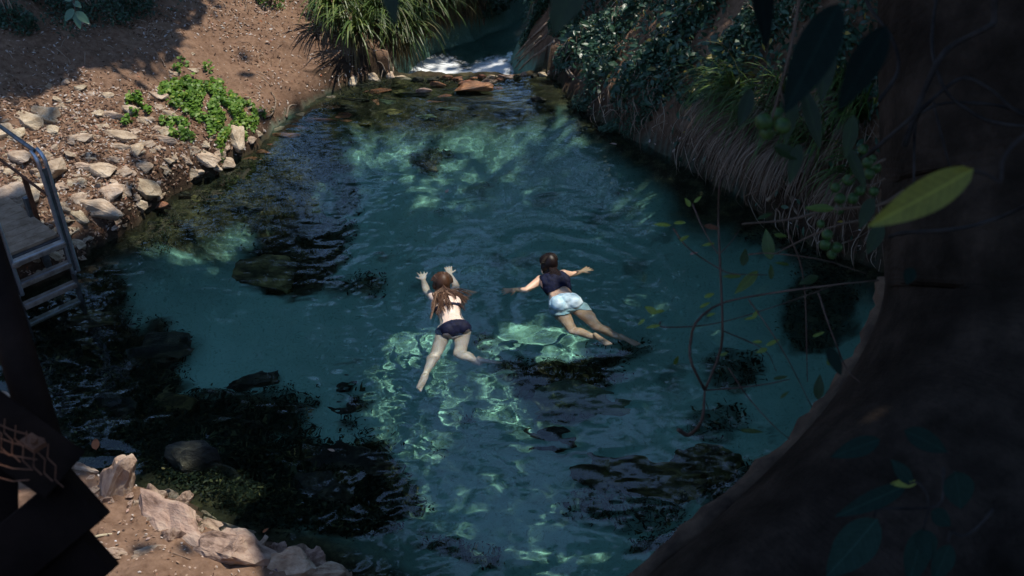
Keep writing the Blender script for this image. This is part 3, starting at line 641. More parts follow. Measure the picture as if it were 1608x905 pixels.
# bright creeper on the left bank
CP = [(305,150,55,26,1), (335,172,48,26,1), (290,150,30,14,1), (368,182,28,22,1), (212,165,13,20,.9), (222,178,16,8,.8), (275,198,24,10,.8), (283,212,16,14,.7), (345,208,18,24,1), (347,240,6,20,.9), (388,190,18,26,.9), (330,110,8,8,.4), (285,108,14,10,.35), (200,195,8,6,.7), (300,222,8,6,.5), (420,182,10,10,.6), (385,212,8,12,.7)]
C_, T_ = [], []
for cx, cy, a, bb, s in CP:
    for k in range(int(a*bb*1.1*s)+12):
        r = math.sqrt(random.random()); q = random.uniform(0, 6.28); x, y = cx+a*r*math.cos(q), cy+bb*r*math.sin(q)
        if mnoise.noise(Vector((x*.06, y*.06, 3))) < -.12: continue
        p = hit(x, y); C_.append([p[0], p[1], p[2]+random.uniform(.015, .09)]); T_.append(min(1, max(0, random.gauss(.5, .22)+.2*mnoise.noise(Vector((x*.03, y*.03, 8))))))
C_ = np.array(C_); n = len(C_); N = np.array([0, -.25, 1])+rng.normal(0, .4, (n, 3)); l = rng.uniform(.035, .065, n)
V, F, T = leaves_np(C_, np.cross(N, unit_rand(n)), N, l, l*.85, np.array(T_), .1)
link('creeper_leaves', np_mesh('creeper_leaves', V, F, T), M_GREEN, None, kind='stuff', label='bright green creeper spreading over the left bank rocks', category='ground cover')

# strap leaved sedges that hang over the bank
def blades(b, base, n, L, fall, spread=.35, w=.016, lean=(0, 0), tone=(.2, 1), seg=7, up=.8):
    base = np.array(base, float)
    for k in range(n):
        a = random.uniform(0, 6.28); dx, dy = math.cos(a)*spread*random.uniform(.3, 1)+lean[0], math.sin(a)*spread*random.uniform(.3, 1)+lean[1]
        l = L*random.uniform(.6, 1.1); u = up*random.uniform(.6, 1.1); st = base+np.array([random.gauss(0, .06), random.gauss(0, .05), random.uniform(-.05, .05)])
        pts = []; d = np.array([dx, dy, u]); d /= np.linalg.norm(d); p = st.copy(); h = np.array([dx, dy, 0]); h /= max(np.linalg.norm(h), 1e-3)
        kink = random.uniform(.7, 1.3)
        for i in range(seg+1):
            pts.append(p.copy()); p = p+d*l/seg; d = d+np.array([0, 0, -fall*kink*(.25+.9*i/seg)/seg*3]); d /= np.linalg.norm(d)
            g = hz(p[0], p[1])+.01
            if p[2] < g and p[2] > -.1 : p[2] = g
        t0 = random.uniform(*tone); V = []; side = np.cross(h, [0, 0, 1])
        for i, q in enumerate(pts):
            ww = w*(1-.85*(i/seg)**2)*.5; V += [q-side*ww, q+side*ww+np.array([0, 0, .2*ww])]
        F = [(2*i, 2*i+1, 2*i+3, 2*i+2) for i in range(seg)]
        b.add(V, F, t0)
SG = [(527,30,'sedge clump leftmost of those above the weir, on the bare slope',1.0), (560,62,'low sedge clump drooping toward the bare slope',.9), (600,40,'bright sedge clump behind the dark hanging leaf tip',1.1), (630,66,'fountain shaped sedge clump hanging over the white water',1.0),
      (660,26,'sedge clump with long straight blades above the white water',1.0), (700,10,'sedge clump with leafy sprigs in it, right of the fountain shaped one',.85), (740,4,'sedge clump nearest the creek bend',.8), (585,5,'sedge clump at the top edge behind the bright one',1.0), (650,0,'sedge clump at the top edge above the fountain shaped one',1.1), (712,-14,'sedge clump at the top edge above the creek bend',1.0)]
for i, (x, y, lb, s) in enumerate(SG):
    p = hit(x, y); t = thing('sedge_clump', lb, 'sedge', tuple(p), 'sedge clumps above the weir'); b = MB()
    blades(b, (0, 0, 0), 1, .1, 1); b = MB()
    B = MB(); blades(B, p+np.array([0, 0, .12]), int(95*s), 1.05*s, 1.2, .55, .026, lean=(.1, -.4), tone=(.35, 1))
    B.v = [(a-p[0], c-p[1], d-p[2]) for a, c, d in B.v]; B.build('green_blades', M_SEDGE, t, kind='stuff')
    B = MB(); blades(B, p+np.array([0, 0, .05]), int(45*s), .85*s, 2.2, .3, .016, lean=(.12, -.5), tone=(0, .3), up=.2)
    B.v = [(a-p[0], c-p[1], d-p[2]) for a, c, d in B.v]; B.build('dead_blades', M_SEDGE, t, kind='stuff')
SR = [(1150,165,'dark sedge clump with long arching blades on the right bank',1.0,.9), (1178,195,'drooping sedge clump below the arching one on the right bank',1.0,.5), (1205,215,'brown thatched sedge clump hanging on the right bank',1.0,.15), (1250,232,'brown thatched sedge clump next to the hanging figs',1.0,.1),
      (1290,240,'half green sedge clump right of the thatched ones',.9,.5), (1225,165,'sedge clump high on the right bank behind the dark hanging leaf',.9,.6), (1345,200,'short broad bladed sedge beside the trunk',.8,.9), (1320,150,'short sedge clump against the trunk, upper one',.7,.9), (1345,290,'thin brown sedge low beside the trunk',.8,.2)]
for x, y, lb, s, g in SR:
    p = hit(x, y); t = thing('sedge_clump', lb, 'sedge', tuple(p), 'sedge clumps on the right bank')
    B = MB(); blades(B, p+np.array([0, 0, .1]), int(25+60*g*s), 1.0*s, 1.5, .4, .022, lean=(-.4, -.25), tone=(.38, .75)); B.v = [(a-p[0], c-p[1], d-p[2]) for a, c, d in B.v]; B.build('green_blades', M_SEDGE, t, kind='stuff')
    B = MB(); blades(B, p+np.array([0, 0, .05]), int(150*(1.05-g*.6)), .95*s, 2.0, .3, .011, lean=(-.45, -.25), tone=(.2, .75), up=.15); B.v = [(a-p[0], c-p[1], d-p[2]) for a, c, d in B.v]; B.build('dead_blades', M_DEADSTEM, t, kind='stuff')

# leaf mesh for leaves seen singly: pointed outline, folded along the midrib, curved
def leaf_mesh(name, L=1.0, Wd=.4, curl=.12, fold=.10, n=9, tone=.5, round_=1.0, vein=True):
    V, F = [], []
    for i in range(n+1):
        u = i/n; ww = Wd*.5*(math.sin(math.pi*min(1, u**(.78*round_)))**.85)*(1 if 0 < i < n else 0)+.002
        zc = -curl*L*(u-.35)**2*1.6; rip = .006*L*math.sin(u*19)
        for j, s in enumerate((-1, -.5, 0, .5, 1)):
            V.append((ww*s, u*L, zc+abs(s)*fold*Wd+(rip*abs(s))))
    for i in range(n):
        for j in range(4):
            a = i*5+j; F.append((a, a+1, a+6, a+5))
    me = bpy.data.meshes.new(name); me.from_pydata(V, [], F); me.polygons.foreach_set('use_smooth', [True]*len(F))
    a = me.attributes.new('tone', 'FLOAT', 'POINT'); a.data.foreach_set('value', [tone]*len(V)); me.update(); return me
def orient(base, tip, up):
    y = (Vector(tip)-Vector(base)); L = y.length; y.normalize(); z = Vector(up); z = (z-y*z.dot(y)).normalized(); x = y.cross(z)
    m = Matrix((x, y, z)).transposed().to_4x4(); return m, L
def put_leaf(me, base, tip, up, parent, name='leaf', m=M_DARKLEAF, width=None, mroot=None):
    M, L = orient(base, tip, up); o = link(name, me, m)
    w = L if width is None else width
    o.matrix_basis = Matrix.Translation(Vector(base)) @ M @ Matrix.Diagonal((w, L, L, 1))
    if parent is not None:
        o.parent = parent; o.matrix_basis = Matrix.Translation(-Vector(parent.location)) @ o.matrix_basis
    return o
VL = [leaf_mesh('leaf', 1, random.uniform(.32, .5), random.uniform(.05, .25), .12, 6, t) for t in (.35, .5, .6, .75, .85, .45, .7, .97)]
def bush(name, x, y, w, h, label, n_leaf=26, n_bulk=500, L=.10, bulkL=(.03, .07), grp=None, hgt=.35, m=M_DARKLEAF, cat='bush', stems=8, tone=(.2, .9)):
    """leafy bush rooted at a pixel of the bank and covering w x h pixels"""
    p = hit(x, y); s = pxm(p); t = thing(name, label, cat, tuple(p), grp); pv = Vector(p)
    a, bb = w/s/2, h/s/1.1/2; B = MB(); tips = []
    for k in range(stems):
        q = random.uniform(0, 6.28); r = random.uniform(.5, 1); e = p+np.array([a*r*math.cos(q), bb*r*math.sin(q), 0]); e[2] = max(hz(e[0], e[1]), 0)+random.uniform(.3, 1)*hgt
        pts = spline([p, (p+e)/2+np.array([0, 0, hgt*.5]), e], 6); tips.append(e); B.tube([np.array(c)-p for c in pts], [.009*(1-.12*i) for i in range(6)], 5, tone=random.random())
    B.build('stem', M_DEADSTEM, t)
    C, T = [], []
    for k in range(n_bulk):
        q = random.uniform(0, 6.28); r = math.sqrt(random.random()); c = p+np.array([a*r*math.cos(q), bb*r*math.sin(q), 0]); lump = .5+.8*mnoise.noise(Vector((c[0]*3, c[1]*3, 1)))
        c[2] = max(hz(c[0], c[1]), 0)+random.random()**.7*hgt*(1.15-r*r*.6)*max(lump, .15)*1.3; C.append(c-p); T.append(random.uniform(*tone)*(1 if random.random() > .03 else 1.1))
    C = np.array(C); n = len(C); N = np.array([0, -.4, .8])+rng.normal(0, .45, (n, 3)); l = rng.uniform(*bulkL, n)
    V, F, T2 = leaves_np(C, np.cross(N, unit_rand(n)), N, l, l*rng.uniform(.3, .5, n), np.array(T), .15)
    link('foliage', np_mesh('foliage', V, F, T2), m, t, kind='stuff')
    for k in range(n_leaf):
        q = random.uniform(0, 6.28); r = math.sqrt(random.random())*.95; c = p+np.array([a*r*math.cos(q), bb*r*math.sin(q), 0]); c[2] = max(hz(c[0], c[1]), 0)+hgt*(1.15-r*r*.6)*random.uniform(.6, 1.15)
        d = Vector((random.gauss(0, 1), random.gauss(-.4, 1), random.gauss(-.1, .4))).normalized()*L*random.uniform(.7, 1.25)
        put_leaf(random.choice(VL), c, Vector(c)+d, (random.gauss(0, .3), random.gauss(-.5, .3), 1), t, m=m)
    return t
RB = 'leafy bushes on the right bank'
for a in [(905,75,70,70,'small leaved bush at the left end of the right bank above the roots',14,520), (960,55,90,60,'yellowish leaved bush high on the right bank',22,450), (1005,110,90,60,'broad leaved bush in the middle of the right bank',30,420), (985,20,100,50,'bush at the top edge left of the reddish earth gap',18,420),
          (1060,60,100,70,'glossy broad leaved bush near the top of the right bank',34,420), (1100,20,110,60,'big leaved bush at the top edge of the right bank',34,420), (1150,90,90,70,'thin leaved bush above the arching sedge',26,320), (1040,140,80,50,'dull leaved bush over the bare roots',24,300), (1190,40,90,80,'dark bush behind the hanging dark leaf',18,300), (1110,150,70,40,'sparse bush with pale leaves over the dry stems',18,150), (1290,100,90,70,'dark bush beside the trunk',16,260), (1250,30,90,60,'dark bush at the top edge by the trunk',14,260)]:
    bush('leafy_bush', *a[:5], n_leaf=a[5], n_bulk=a[6]*2, grp=RB, bulkL=(.04, .09), L=.15, hgt=.32)
for a in [(928,150,60,40,'feathery green herb at the waterline by the exposed roots'), (975,185,70,34,'feathery green herb trailing on the water edge'), (945,110,50,40,'dense feathery herb under the small leaved bush'), (1010,180,60,30,'thin feathery herb among the driftwood sticks')]:
    bush('green_herb', *a, n_leaf=0, n_bulk=1100, grp='feathery herbs along the right waterline', bulkL=(.02, .045), hgt=.22, tone=(.45, .9))
# creek banks and the top of the left bank
for a in [(845,25,60,50,'fine leaved dark bush on the right side of the creek bend'), (885,45,50,50,'dark bush between creek bend and bare earth bank'), (800,5,80,30,'bush at the top edge over the creek'), (760,40,50,40,'low dark bush on the left side of the creek'), (770,12,60,30,'bush hanging over the dark creek'), (870,0,60,30,'bush at the top edge beside the green hanging leaf')]:
    bush('creek_bush', *a, n_leaf=4, n_bulk=1500, grp='bushes along the creek', bulkL=(.03, .08), hgt=.5, tone=(.1, .8))
for a in [(150,22,110,60,'dark bush in the shaded upper left corner'), (60,5,120,40,'dark bush on the left end of the top edge'), (205,15,70,50,'lighter leaved bush at the top edge right of the dark one'), (20,40,80,50,'dark bush cut by the upper left corner')]:
    bush('shade_bush', *a, n_leaf=6, n_bulk=900, grp='bushes at the top of the left bank', bulkL=(.03, .07), hgt=.45, tone=(.1, .6))
bush('low_shrub', 425, 8, 44, 36, 'small green shrub alone on the top edge of the bare slope', n_leaf=6, n_bulk=420, bulkL=(.03, .06), hgt=.3, m=M_GREEN, cat='shrub', tone=(0, .6))
bush('low_shrub', 505, 22, 36, 40, 'small shrub at the left foot of the sedge clumps', n_leaf=6, n_bulk=360, bulkL=(.03, .06), hgt=.35, m=M_GREEN, cat='shrub', tone=(0, .6))
bush('low_shrub', 605, 20, 150, 60, 'leafy vine sprigs growing up through the sedge clumps', n_leaf=20, n_bulk=500, bulkL=(.04, .07), hgt=.8, m=M_GREEN, cat='vine', tone=(0, .7))

def undergrowth(name, n, box, dens, m, label, L, H, tone, cat='undergrowth'):
    X = rng.uniform(box[0], box[1], n); Y = rng.uniform(box[2], box[3], n); Z = hzv(X, Y); px, py = px_of(np.stack([X, Y, Z], -1))
    lump = .5+.9*fbm(X, Y, 2.2, 3, 210); k = (Z > .05) & (px > -80) & (px < PW+60) & (py > -140) & (rng.random(n) < dens(px, py, X, Y)*np.clip(lump*1.3, 0, 1)); X, Y, Z, lump = X[k], Y[k], Z[k], lump[k]; n = len(X)
    Nn = nrmv(X, Y, .25); C = np.stack([X, Y, Z], -1)+Nn*(rng.random(n)**.8*H*np.clip(lump, .15, 1))[:, None]; N = Nn*.6+np.array([0, -.3, .6])+rng.normal(0, .5, (n, 3)); l = rng.uniform(*L, n)
    D = np.cross(N, unit_rand(n))+np.array([0, 0, -.3]); V, F, T = leaves_np(C, D, N, l, l*rng.uniform(.3, .5, n), tone(n), .15)
    return link(name, np_mesh(name, V, F, T), m, kind='stuff', label=label, category=cat)
def ur(px, py, X, Y):
    low = np.interp(px, [880, 930, 1000, 1080, 1150, 1400], [60, 130, 150, 165, 175, 190])
    return (px > 868+.0*py)*(1-sm(low-20, low+25, py))*(1-.85*np.exp(-((px-1000)/40)**2-((py-50)/22)**2)) + .10*(px > 900)
undergrowth('undergrowth', 150000, (.8, 9, 8, 24), ur, M_DARKLEAF, 'dense dark leafy undergrowth over the upper right bank', (.04, .13), .30, lambda n: np.where(rng.random(n) < .025, 1.0, rng.uniform(.15, .85, n)))
undergrowth('undergrowth', 50000, (-3, 5, 15, 26), lambda px, py, X, Y: ((px > 690) & (px < 900) & (py < 70))*1.0*(px < 800)+((px > 835) & (px < 910) & (py < 60))*1.0, M_DARKLEAF, 'dark low growth along the creek', (.04, .11), .28, lambda n: rng.uniform(.1, .8, n))
undergrowth('undergrowth', 60000, (-12, -4, 12, 24), lambda px, py, X, Y: (1-sm(20, 60, py-np.interp(px, [0, 120, 260], [25, 10, -20])))*(px < 290)*.8, M_DARKLEAF, 'dark low growth in the shade of the upper left corner', (.03, .08), .2, lambda n: rng.uniform(.1, .7, n))
# roots and sticks of the right bank
def root(parent, pts, r, m=M_ROOT, n=12, name='root', ntube=6):
    """through pixels that lie on the bank; the third number lifts the point off the ground"""
    P = [hit(a, c)+np.array([0, 0, u]) for a, c, u in pts]; base = np.array(parent.location) if parent else np.zeros(3)
    S = [q-base for q in spline(P, n)]; B = MB(); B.tube(S, [r*(1-.6*i/(n-1))*random.uniform(.85, 1.15) for i in range(n)], ntube, lump=.12)
    return B.build(name, m, parent, smooth=True)
t = thing('exposed_roots', 'tangle of pale roots at the right end of the weir', 'tree roots', tuple(hit(885, 105)), 'exposed roots of the right bank')
for q in [[(930,88,.1),(900,88,.12),(885,98,.1),(876,118,.03)], [(905,92,.12),(890,102,.1),(882,122,.02)], [(900,110,.06),(893,118,.08),(905,128,.03)], [(888,106,.05),(892,122,.06),(912,130,.02),(925,122,.02)], [(935,90,.1),(928,105,.1),(922,128,.03)], [(955,80,.12),(935,95,.1),(925,118,.05)], [(878,100,.05),(874,112,.04),(872,122,.02)], [(896,85,.06),(872,92,.06),(868,108,.03)]]: root(t, q, random.uniform(.012, .028))
t = thing('exposed_roots', 'long roots running down the bare earth bank beside the creek', 'tree roots', tuple(hit(835, 80)), 'exposed roots of the right bank')
for q in [[(860,38,.02),(838,60,.04),(815,84,.03),(803,104,.02)], [(868,50,.02),(845,72,.04),(820,95,.03),(808,110,.02)], [(850,60,.02),(828,80,.03),(812,98,.02)], [(872,66,.02),(850,84,.03),(832,96,.03),(815,112,.02)], [(840,70,.02),(826,86,.03),(806,96,.02)], [(872,85,.02),(880,90,.03),(884,96,.02)]]: root(t, q, random.uniform(.012, .03))
t = thing('driftwood_sticks', 'bleached sticks piled at the waterline below the feathery herb', 'sticks', tuple(hit(975, 165)))
for q in [[(945,172,.03),(975,165,.06),(985,150,.08)], [(930,165,.03),(948,150,.05)], [(975,168,.04),(1000,170,.05),(1015,168,.03)], [(990,160,.05),(1000,132,.1),(1015,118,.1)], [(985,110,.12),(980,125,.1),(978,135,.08)], [(925,118,.1),(935,90,.12),(955,66,.14)], [(950,155,.04),(940,168,.02)]]: root(t, q, random.uniform(.012, .022), n=8)
def dens_r(x, y): return 1 if y < np.interp(x, [900, 930, 1040, 1110, 1170, 1290, 1400], [140, 180, 240, 276, 316, 382, 430]) and y > np.interp(x, [900, 1000, 1100, 1400], [120, 120, 110, 100]) else 0
t = thing('hanging_roots', 'thicket of thin dry roots and stems hanging down the steep right bank', 'tree roots', tuple(hit(1100, 180)))
base = np.array(t.location); B = MB(); nb = 0
for k, (x, y) in enumerate(scatter_px(560, (930, 100, 1400, 420), dens_r)):
    l = random.uniform(18, 75); dx = random.gauss(-.12, .3)*l; p0, p1, p2 = hit(x, y), hit(x+dx*.5+random.gauss(0, 4), y+l*.5), hit(x+dx, y+l)
    u = random.uniform(.02, .14); P = [p0+[0, 0, u*.5], p1+np.array([random.gauss(-.04, .03), -.05, u]), p2+[0, 0, u*.4]]
    if min(q[2] for q in P) < -.12: continue
    r = random.choice([.003, .004, .005, .007]); S = [q-base for q in spline(P, 7)]; b2 = B if k > 60 else MB(); b2.tube(S, [r]*5+[r*.7, r*.4], 4, tone=random.random())
    if k <= 60: b2.build('root', M_DEADSTEM, t)
B.build('fine_roots', M_DEADSTEM, t, kind='stuff')
t = thing('exposed_roots', 'thick curved root hanging to the water beside the thatched sedge', 'tree roots', tuple(hit(1245, 330)), 'exposed roots of the right bank')
for q in [[(1246,230,.1),(1240,280,.14),(1238,310,.12),(1246,335,.06),(1258,345,.02)], [(1300,240,.1),(1305,290,.12),(1303,330,.06)], [(1365,250,.1),(1320,290,.12),(1290,330,.06)], [(1205,320,.04),(1222,305,.08),(1228,290,.1)]]: root(t, q, random.uniform(.018, .03))
t = thing('exposed_roots', 'pale stick like roots lit by the sun low beside the trunk', 'tree roots', tuple(hit(1350, 390)), 'exposed roots of the right bank')
for q in [[(1322,386,.03),(1345,380,.05),(1375,362,.06)], [(1358,400,.03),(1372,380,.06),(1378,360,.08)], [(1330,370,.03),(1350,366,.04)], [(1368,408,.02),(1366,385,.05)], [(1350,395,.02),(1362,372,.05)]]: root(t, q, random.uniform(.008, .014), n=7)
t = thing('exposed_roots', 'curved brown root at the left waterline near the weir', 'tree roots', tuple(hit(430, 180)), 'exposed roots of the left bank')
for q in [[(412,190,.03),(428,186,.06),(434,165,.06),(426,146,.02)], [(450,188,.03),(455,175,.07),(466,168,.03)], [(438,192,.02),(446,180,.05)]]: root(t, q, random.uniform(.010, .02))
t = thing('exposed_roots', 'short pale roots among the rocks left of the weir', 'tree roots', tuple(hit(545, 135)), 'exposed roots of the left bank')
for q in [[(535,142,.03),(532,130,.06),(540,118,.03)], [(612,118,.02),(610,100,.05),(606,92,.02)], [(618,118,.02),(617,102,.05),(615,92,.02)], [(606,116,.02),(600,104,.04),(590,98,.02)]]: root(t, q, random.uniform(.008, .014), n=8)

# weed growing on the pool bed and on the boulders
C, T = [], []
for cx, cy, a, bb, s in DARK_BED:
    for k in range(int(a*bb*.10*s)+4):
        r = math.sqrt(random.random())*.95; q = random.uniform(0, 6.28); x, y = cx+a*r*math.cos(q), cy+bb*r*math.sin(q); p0 = under(x, y, -1.1)
        i = np.searchsorted(GX, p0[0])-1; j = np.searchsorted(GY, p0[1])-1
        if not (0 < i < len(GX)-1 and 0 < j < len(GY)-1) or SD[j, i] > -.15 or dark_bed[j, i] < .4: continue
        z = hz(p0[0], p0[1]); tt = random.random()**1.6
        for u in range(5): C.append([p0[0]+random.gauss(0, .05), p0[1]+random.gauss(0, .05), z+random.uniform(0, .10)]); T.append(tt*random.uniform(.6, 1))
C = np.array(C); n = len(C); N = np.array([0, 0, 1.])+rng.normal(0, .6, (n, 3)); l = rng.uniform(.02, .06, n)
V, F, T = leaves_np(C, np.cross(N, unit_rand(n)), N, l, l*rng.uniform(.2, .5, n), np.array(T), .2)
M_WEED = leaf_mat('water_weed', [(0, (.006, .011, .008)), (.5, (.022, .034, .02)), (.8, (.07, .08, .035)), (1, (.20, .18, .07))], rough=.7, trans=0, spec=.1)
o = link('water_weed', np_mesh('water_weed', V, F, T), M_WEED, None, kind='stuff', label='dark weed beds on the pool floor', category='water weed'); o.cycles.is_caustics_receiver = True

# ------------------------------------------------------------------ ladder and deck
M_STEEL = mat('brushed_steel', (.38, .40, .43), .38, (.52, .54, .57), 40, .0006, 90, metal=.75)
M_OLDSTEEL = mat('dull_steel', (.12, .125, .13), .42, (.22, .22, .23), 14, .001, 60, metal=.7)
M_TREAD = mat('worn_tread', (.20, .16, .13), .42, (.42, .37, .32), 10, .001, 60, metal=.3)
M_RUST = mat('rusty_steel', (.07, .025, .012), .8, (.17, .07, .035), 14, .002, 60)
M_DECK = mat('weathered_deck', (.24, .17, .11), .75, (.42, .31, .22), 8, .002, 50)
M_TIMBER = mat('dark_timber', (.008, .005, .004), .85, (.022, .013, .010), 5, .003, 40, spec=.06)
PR, PL = np.array([-4.335, 8.235, 0]), np.array([-4.715, 7.825, 0])
td = (PR-PL)/np.linalg.norm(PR-PL); wd = np.linalg.norm(PR-PL); back = np.array([-td[1], td[0], 0]); rzl = math.atan2(td[1], td[0])
lad = thing('pool_ladder', 'steel ladder with four treads and a ribbed timber deck going down into the water', "ladder", tuple((PR+PL)/2))
lb0 = (PR+PL)/2; Rz = Matrix.Rotation(rzl, 3, 'Z')
def loc(u, v, z): return td*u+back*v+np.array([0, 0, z])        # u across the treads, v back toward the bank
for k, z in enumerate((.70, .45, .20, -.05)):
    B = MB(); c = loc(0, .0+.02*k-.02, z); B.box(c, (wd-.03, .085, .022), Rz); B.box(loc(0, -.045+.02*k-.02, z-.012), (wd-.03, .012, .045), Rz)
    o = B.build('tread', M_TREAD, lad); bv = o.modifiers.new('edge', 'BEVEL'); bv.width = .004; bv.segments = 2
    B = MB(); B.box(loc(0, -.028+.02*k-.02, z+.013), (wd-.05, .022, .004), Rz); B.build('grip_strip', M_STEEL, o)
for sgn in (-1, 1):
    B = MB(); top = 1.62
    B.box(loc(sgn*wd/2, .03, .10), (.028, .06, 1.3), Rz); o = B.build('stringer', M_OLDSTEEL, lad)
    # flat handrail loop standing on the stringer: two tubes with a plate between
    pts = spline([loc(sgn*(wd/2+.005), -.03, .34), loc(sgn*(wd/2+.005), -.035, .42), loc(sgn*(wd/2+.005), -.03, 1.0), loc(sgn*(wd/2+.005), -.02, 1.50), loc(sgn*(wd/2+.005), .02, 1.60), loc(sgn*(wd/2+.005), .10, 1.635)], 22)
    B = MB(); B.tube([q-td*.028 for q in pts], .015, 10); B.tube([q+td*.032 for q in pts], .019, 10)
    pts2 = spline([loc(sgn*(wd/2+.005), .085, .38), loc(sgn*(wd/2+.005), .085, 1.0), loc(sgn*(wd/2+.005), .09, 1.45), loc(sgn*(wd/2+.005), .13, 1.56)], 16); B.tube(pts2, .013, 8)
    B.tube(spline([loc(sgn*(wd/2+.005), -.03, .34), loc(sgn*(wd/2+.005), .03, .30), loc(sgn*(wd/2+.005), .085, .38)], 8), .015, 8)
    B.build('handrail', M_STEEL, lad, smooth=True)
    B = MB(); B.box(loc(sgn*(wd/2+.007), -.030, .93), (.062, .012, 1.12), Rz); B.build('handrail_plate', M_OLDSTEEL, lad)
    B = MB(); B.tube([loc(sgn*(wd/2+.005), .09, 1.633), loc(sgn*(wd/2+.005), 1.1, 1.66)], .020, 10); B.build('top_rail', M_OLDSTEEL, lad, smooth=True)
    B = MB(); B.tube([loc(sgn*(wd/2+.005), .03, 1.16), loc(sgn*(wd/2+.005), 1.1, 1.19)], .014, 8); B.build('mid_rail', M_RUST, lad, smooth=True)
    B = MB(); B.box(loc(sgn*(wd/2+.005), .56, .92), (.04, .04, .52), Rz); B.build('post', M_RUST, lad)
    B = MB(); B.box(loc(sgn*(wd/2-.02), .60, .35), (.06, .06, 1.2), Rz); B.build('deck_leg', M_OLDSTEEL, lad)
B = MB(); B.box(loc(0, .56, .675), (wd-.02, 1.0, .05), Rz); B.build('deck_frame', M_OLDSTEEL, lad)
nb_ = 8
for k in range(nb_):                                            # boards run from the treads to the bank, ribbed
    B = MB(); w_ = .135; v = .085+w_*(k+.5)
    for r_ in range(6): B.box(loc(0, v-w_/2+.012+r_*.0215, .725), (wd-.03, .0135, .030), Rz)
    B.box(loc(0, v, .715), (wd-.03, w_-.008, .016), Rz)
    B.build('deck_board', M_DECK, lad)

# ------------------------------------------------------------------ timber stair railing close to the camera
rl = thing('stair_railing', 'dark timber stair railing with wire mesh and round post in the lower left corner', 'railing', tuple(atd(40, 800, 2.3)))
rb = np.array(rl.location)
def plank(p0, p1, wpx, dist0, dist1, th, name, m=M_TIMBER, up=None):
    a, b = atd(*p0, dist0), atd(*p1, dist1); ax = Vector(b-a); L = ax.length; ax.normalize(); v = Vector((a+b)/2-np.array([0, 0, CAMZ])).normalized(); s = ax.cross(v).normalized(); n = s.cross(ax)
    w = wpx*(dist0+dist1)/2/FL; M = Matrix((ax, s, n)).transposed(); B = MB(); B.box(Vector((a+b)/2-rb), (L, w, th), M); o = B.build(name, m, rl); bv = o.modifiers.new('edge', 'BEVEL'); bv.width = .004; bv.segments = 2; return o
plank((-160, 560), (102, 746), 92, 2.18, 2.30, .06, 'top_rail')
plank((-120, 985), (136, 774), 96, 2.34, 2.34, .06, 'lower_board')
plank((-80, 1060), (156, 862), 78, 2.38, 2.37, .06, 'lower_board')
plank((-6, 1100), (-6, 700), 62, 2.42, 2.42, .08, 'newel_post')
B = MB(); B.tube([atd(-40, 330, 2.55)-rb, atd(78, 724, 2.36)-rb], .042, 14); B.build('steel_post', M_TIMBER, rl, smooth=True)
B = MB(); M3 = Matrix.Rotation(-.6, 3, 'Z'); B.box(atd(52, 696, 2.15)-rb, (.05, .03, .012), M3); o = B.build('bracket', M_RUST, rl)
B = MB(); B.tube([atd(52, 695, 2.15)-rb, atd(52, 692, 2.13)-rb], .006, 8); B.build('bolt', M_RUST, o)
for k in range(7):
    x = -30+k*17; B = MB(); pts = [atd(x+j*6, 640+k*10+j*17, 2.14)-rb for j in range(5)]; pts = [p+np.array([.006*(-1)**j, 0, .004*(-1)**j]) for j, p in enumerate(pts)]; B.tube(pts, .0016, 5); B.build('mesh_wire', M_RUST, rl)
for k in range(5):
    B = MB(); B.tube([atd(-30, 655+k*22, 2.14)-rb, atd(20, 676+k*20, 2.14)-rb, atd(70-k*6, 690+k*16, 2.14)-rb], .0016, 5); B.build('mesh_wire', M_RUST, rl)

# ------------------------------------------------------------------ the fig tree that frames the right side
def bark_mat():
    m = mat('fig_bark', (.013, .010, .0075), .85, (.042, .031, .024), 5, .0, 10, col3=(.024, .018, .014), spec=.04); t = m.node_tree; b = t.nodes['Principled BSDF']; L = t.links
    uv = t.nodes.new('ShaderNodeAttribute'); uv.attribute_name = 'along'; tc = t.nodes.new('ShaderNodeTexCoord')
    n = t.nodes.new('ShaderNodeTexNoise'); n.inputs['Scale'].default_value = 5; n.inputs['Detail'].default_value = 5; L.new(tc.outputs['Object'], n.inputs['Vector'])
    a = t.nodes.new('ShaderNodeMath'); a.operation = 'MULTIPLY_ADD'; a.inputs[1].default_value = 260; L.new(uv.outputs['Fac'], a.inputs[0]); q = t.nodes.new('ShaderNodeMath'); q.operation = 'MULTIPLY'; q.inputs[1].default_value = 22; L.new(n.outputs['Fac'], q.inputs[0]); L.new(q.outputs[0], a.inputs[2])
    s = t.nodes.new('ShaderNodeMath'); s.operation = 'SINE'; L.new(a.outputs[0], s.inputs[0])
    n3 = t.nodes.new('ShaderNodeTexNoise'); n3.inputs['Scale'].default_value = 60; n3.inputs['Detail'].default_value = 8; L.new(tc.outputs['Object'], n3.inputs['Vector'])
    ad = t.nodes.new('ShaderNodeMath'); ad.operation = 'MULTIPLY_ADD'; ad.inputs[1].default_value = .09; L.new(s.outputs[0], ad.inputs[0]); L.new(n3.outputs['Fac'], ad.inputs[2])
    bp = t.nodes.new('ShaderNodeBump'); bp.inputs['Distance'].default_value = .007; L.new(ad.outputs[0], bp.inputs['Height']); L.new(bp.outputs[0], b.inputs['Normal']); return m
M_FIG = bark_mat(); M_FIGROOT = mat('rough_root_bark', (.035, .022, .015), .9, (.13, .085, .055), 7, .012, 26)
fig = thing('fig_tree', 'huge dark fig tree whose curved trunk fills the right side of the photo', 'tree', tuple(atd(1500, 1000, 3.0)))
fb = np.array(fig.location)
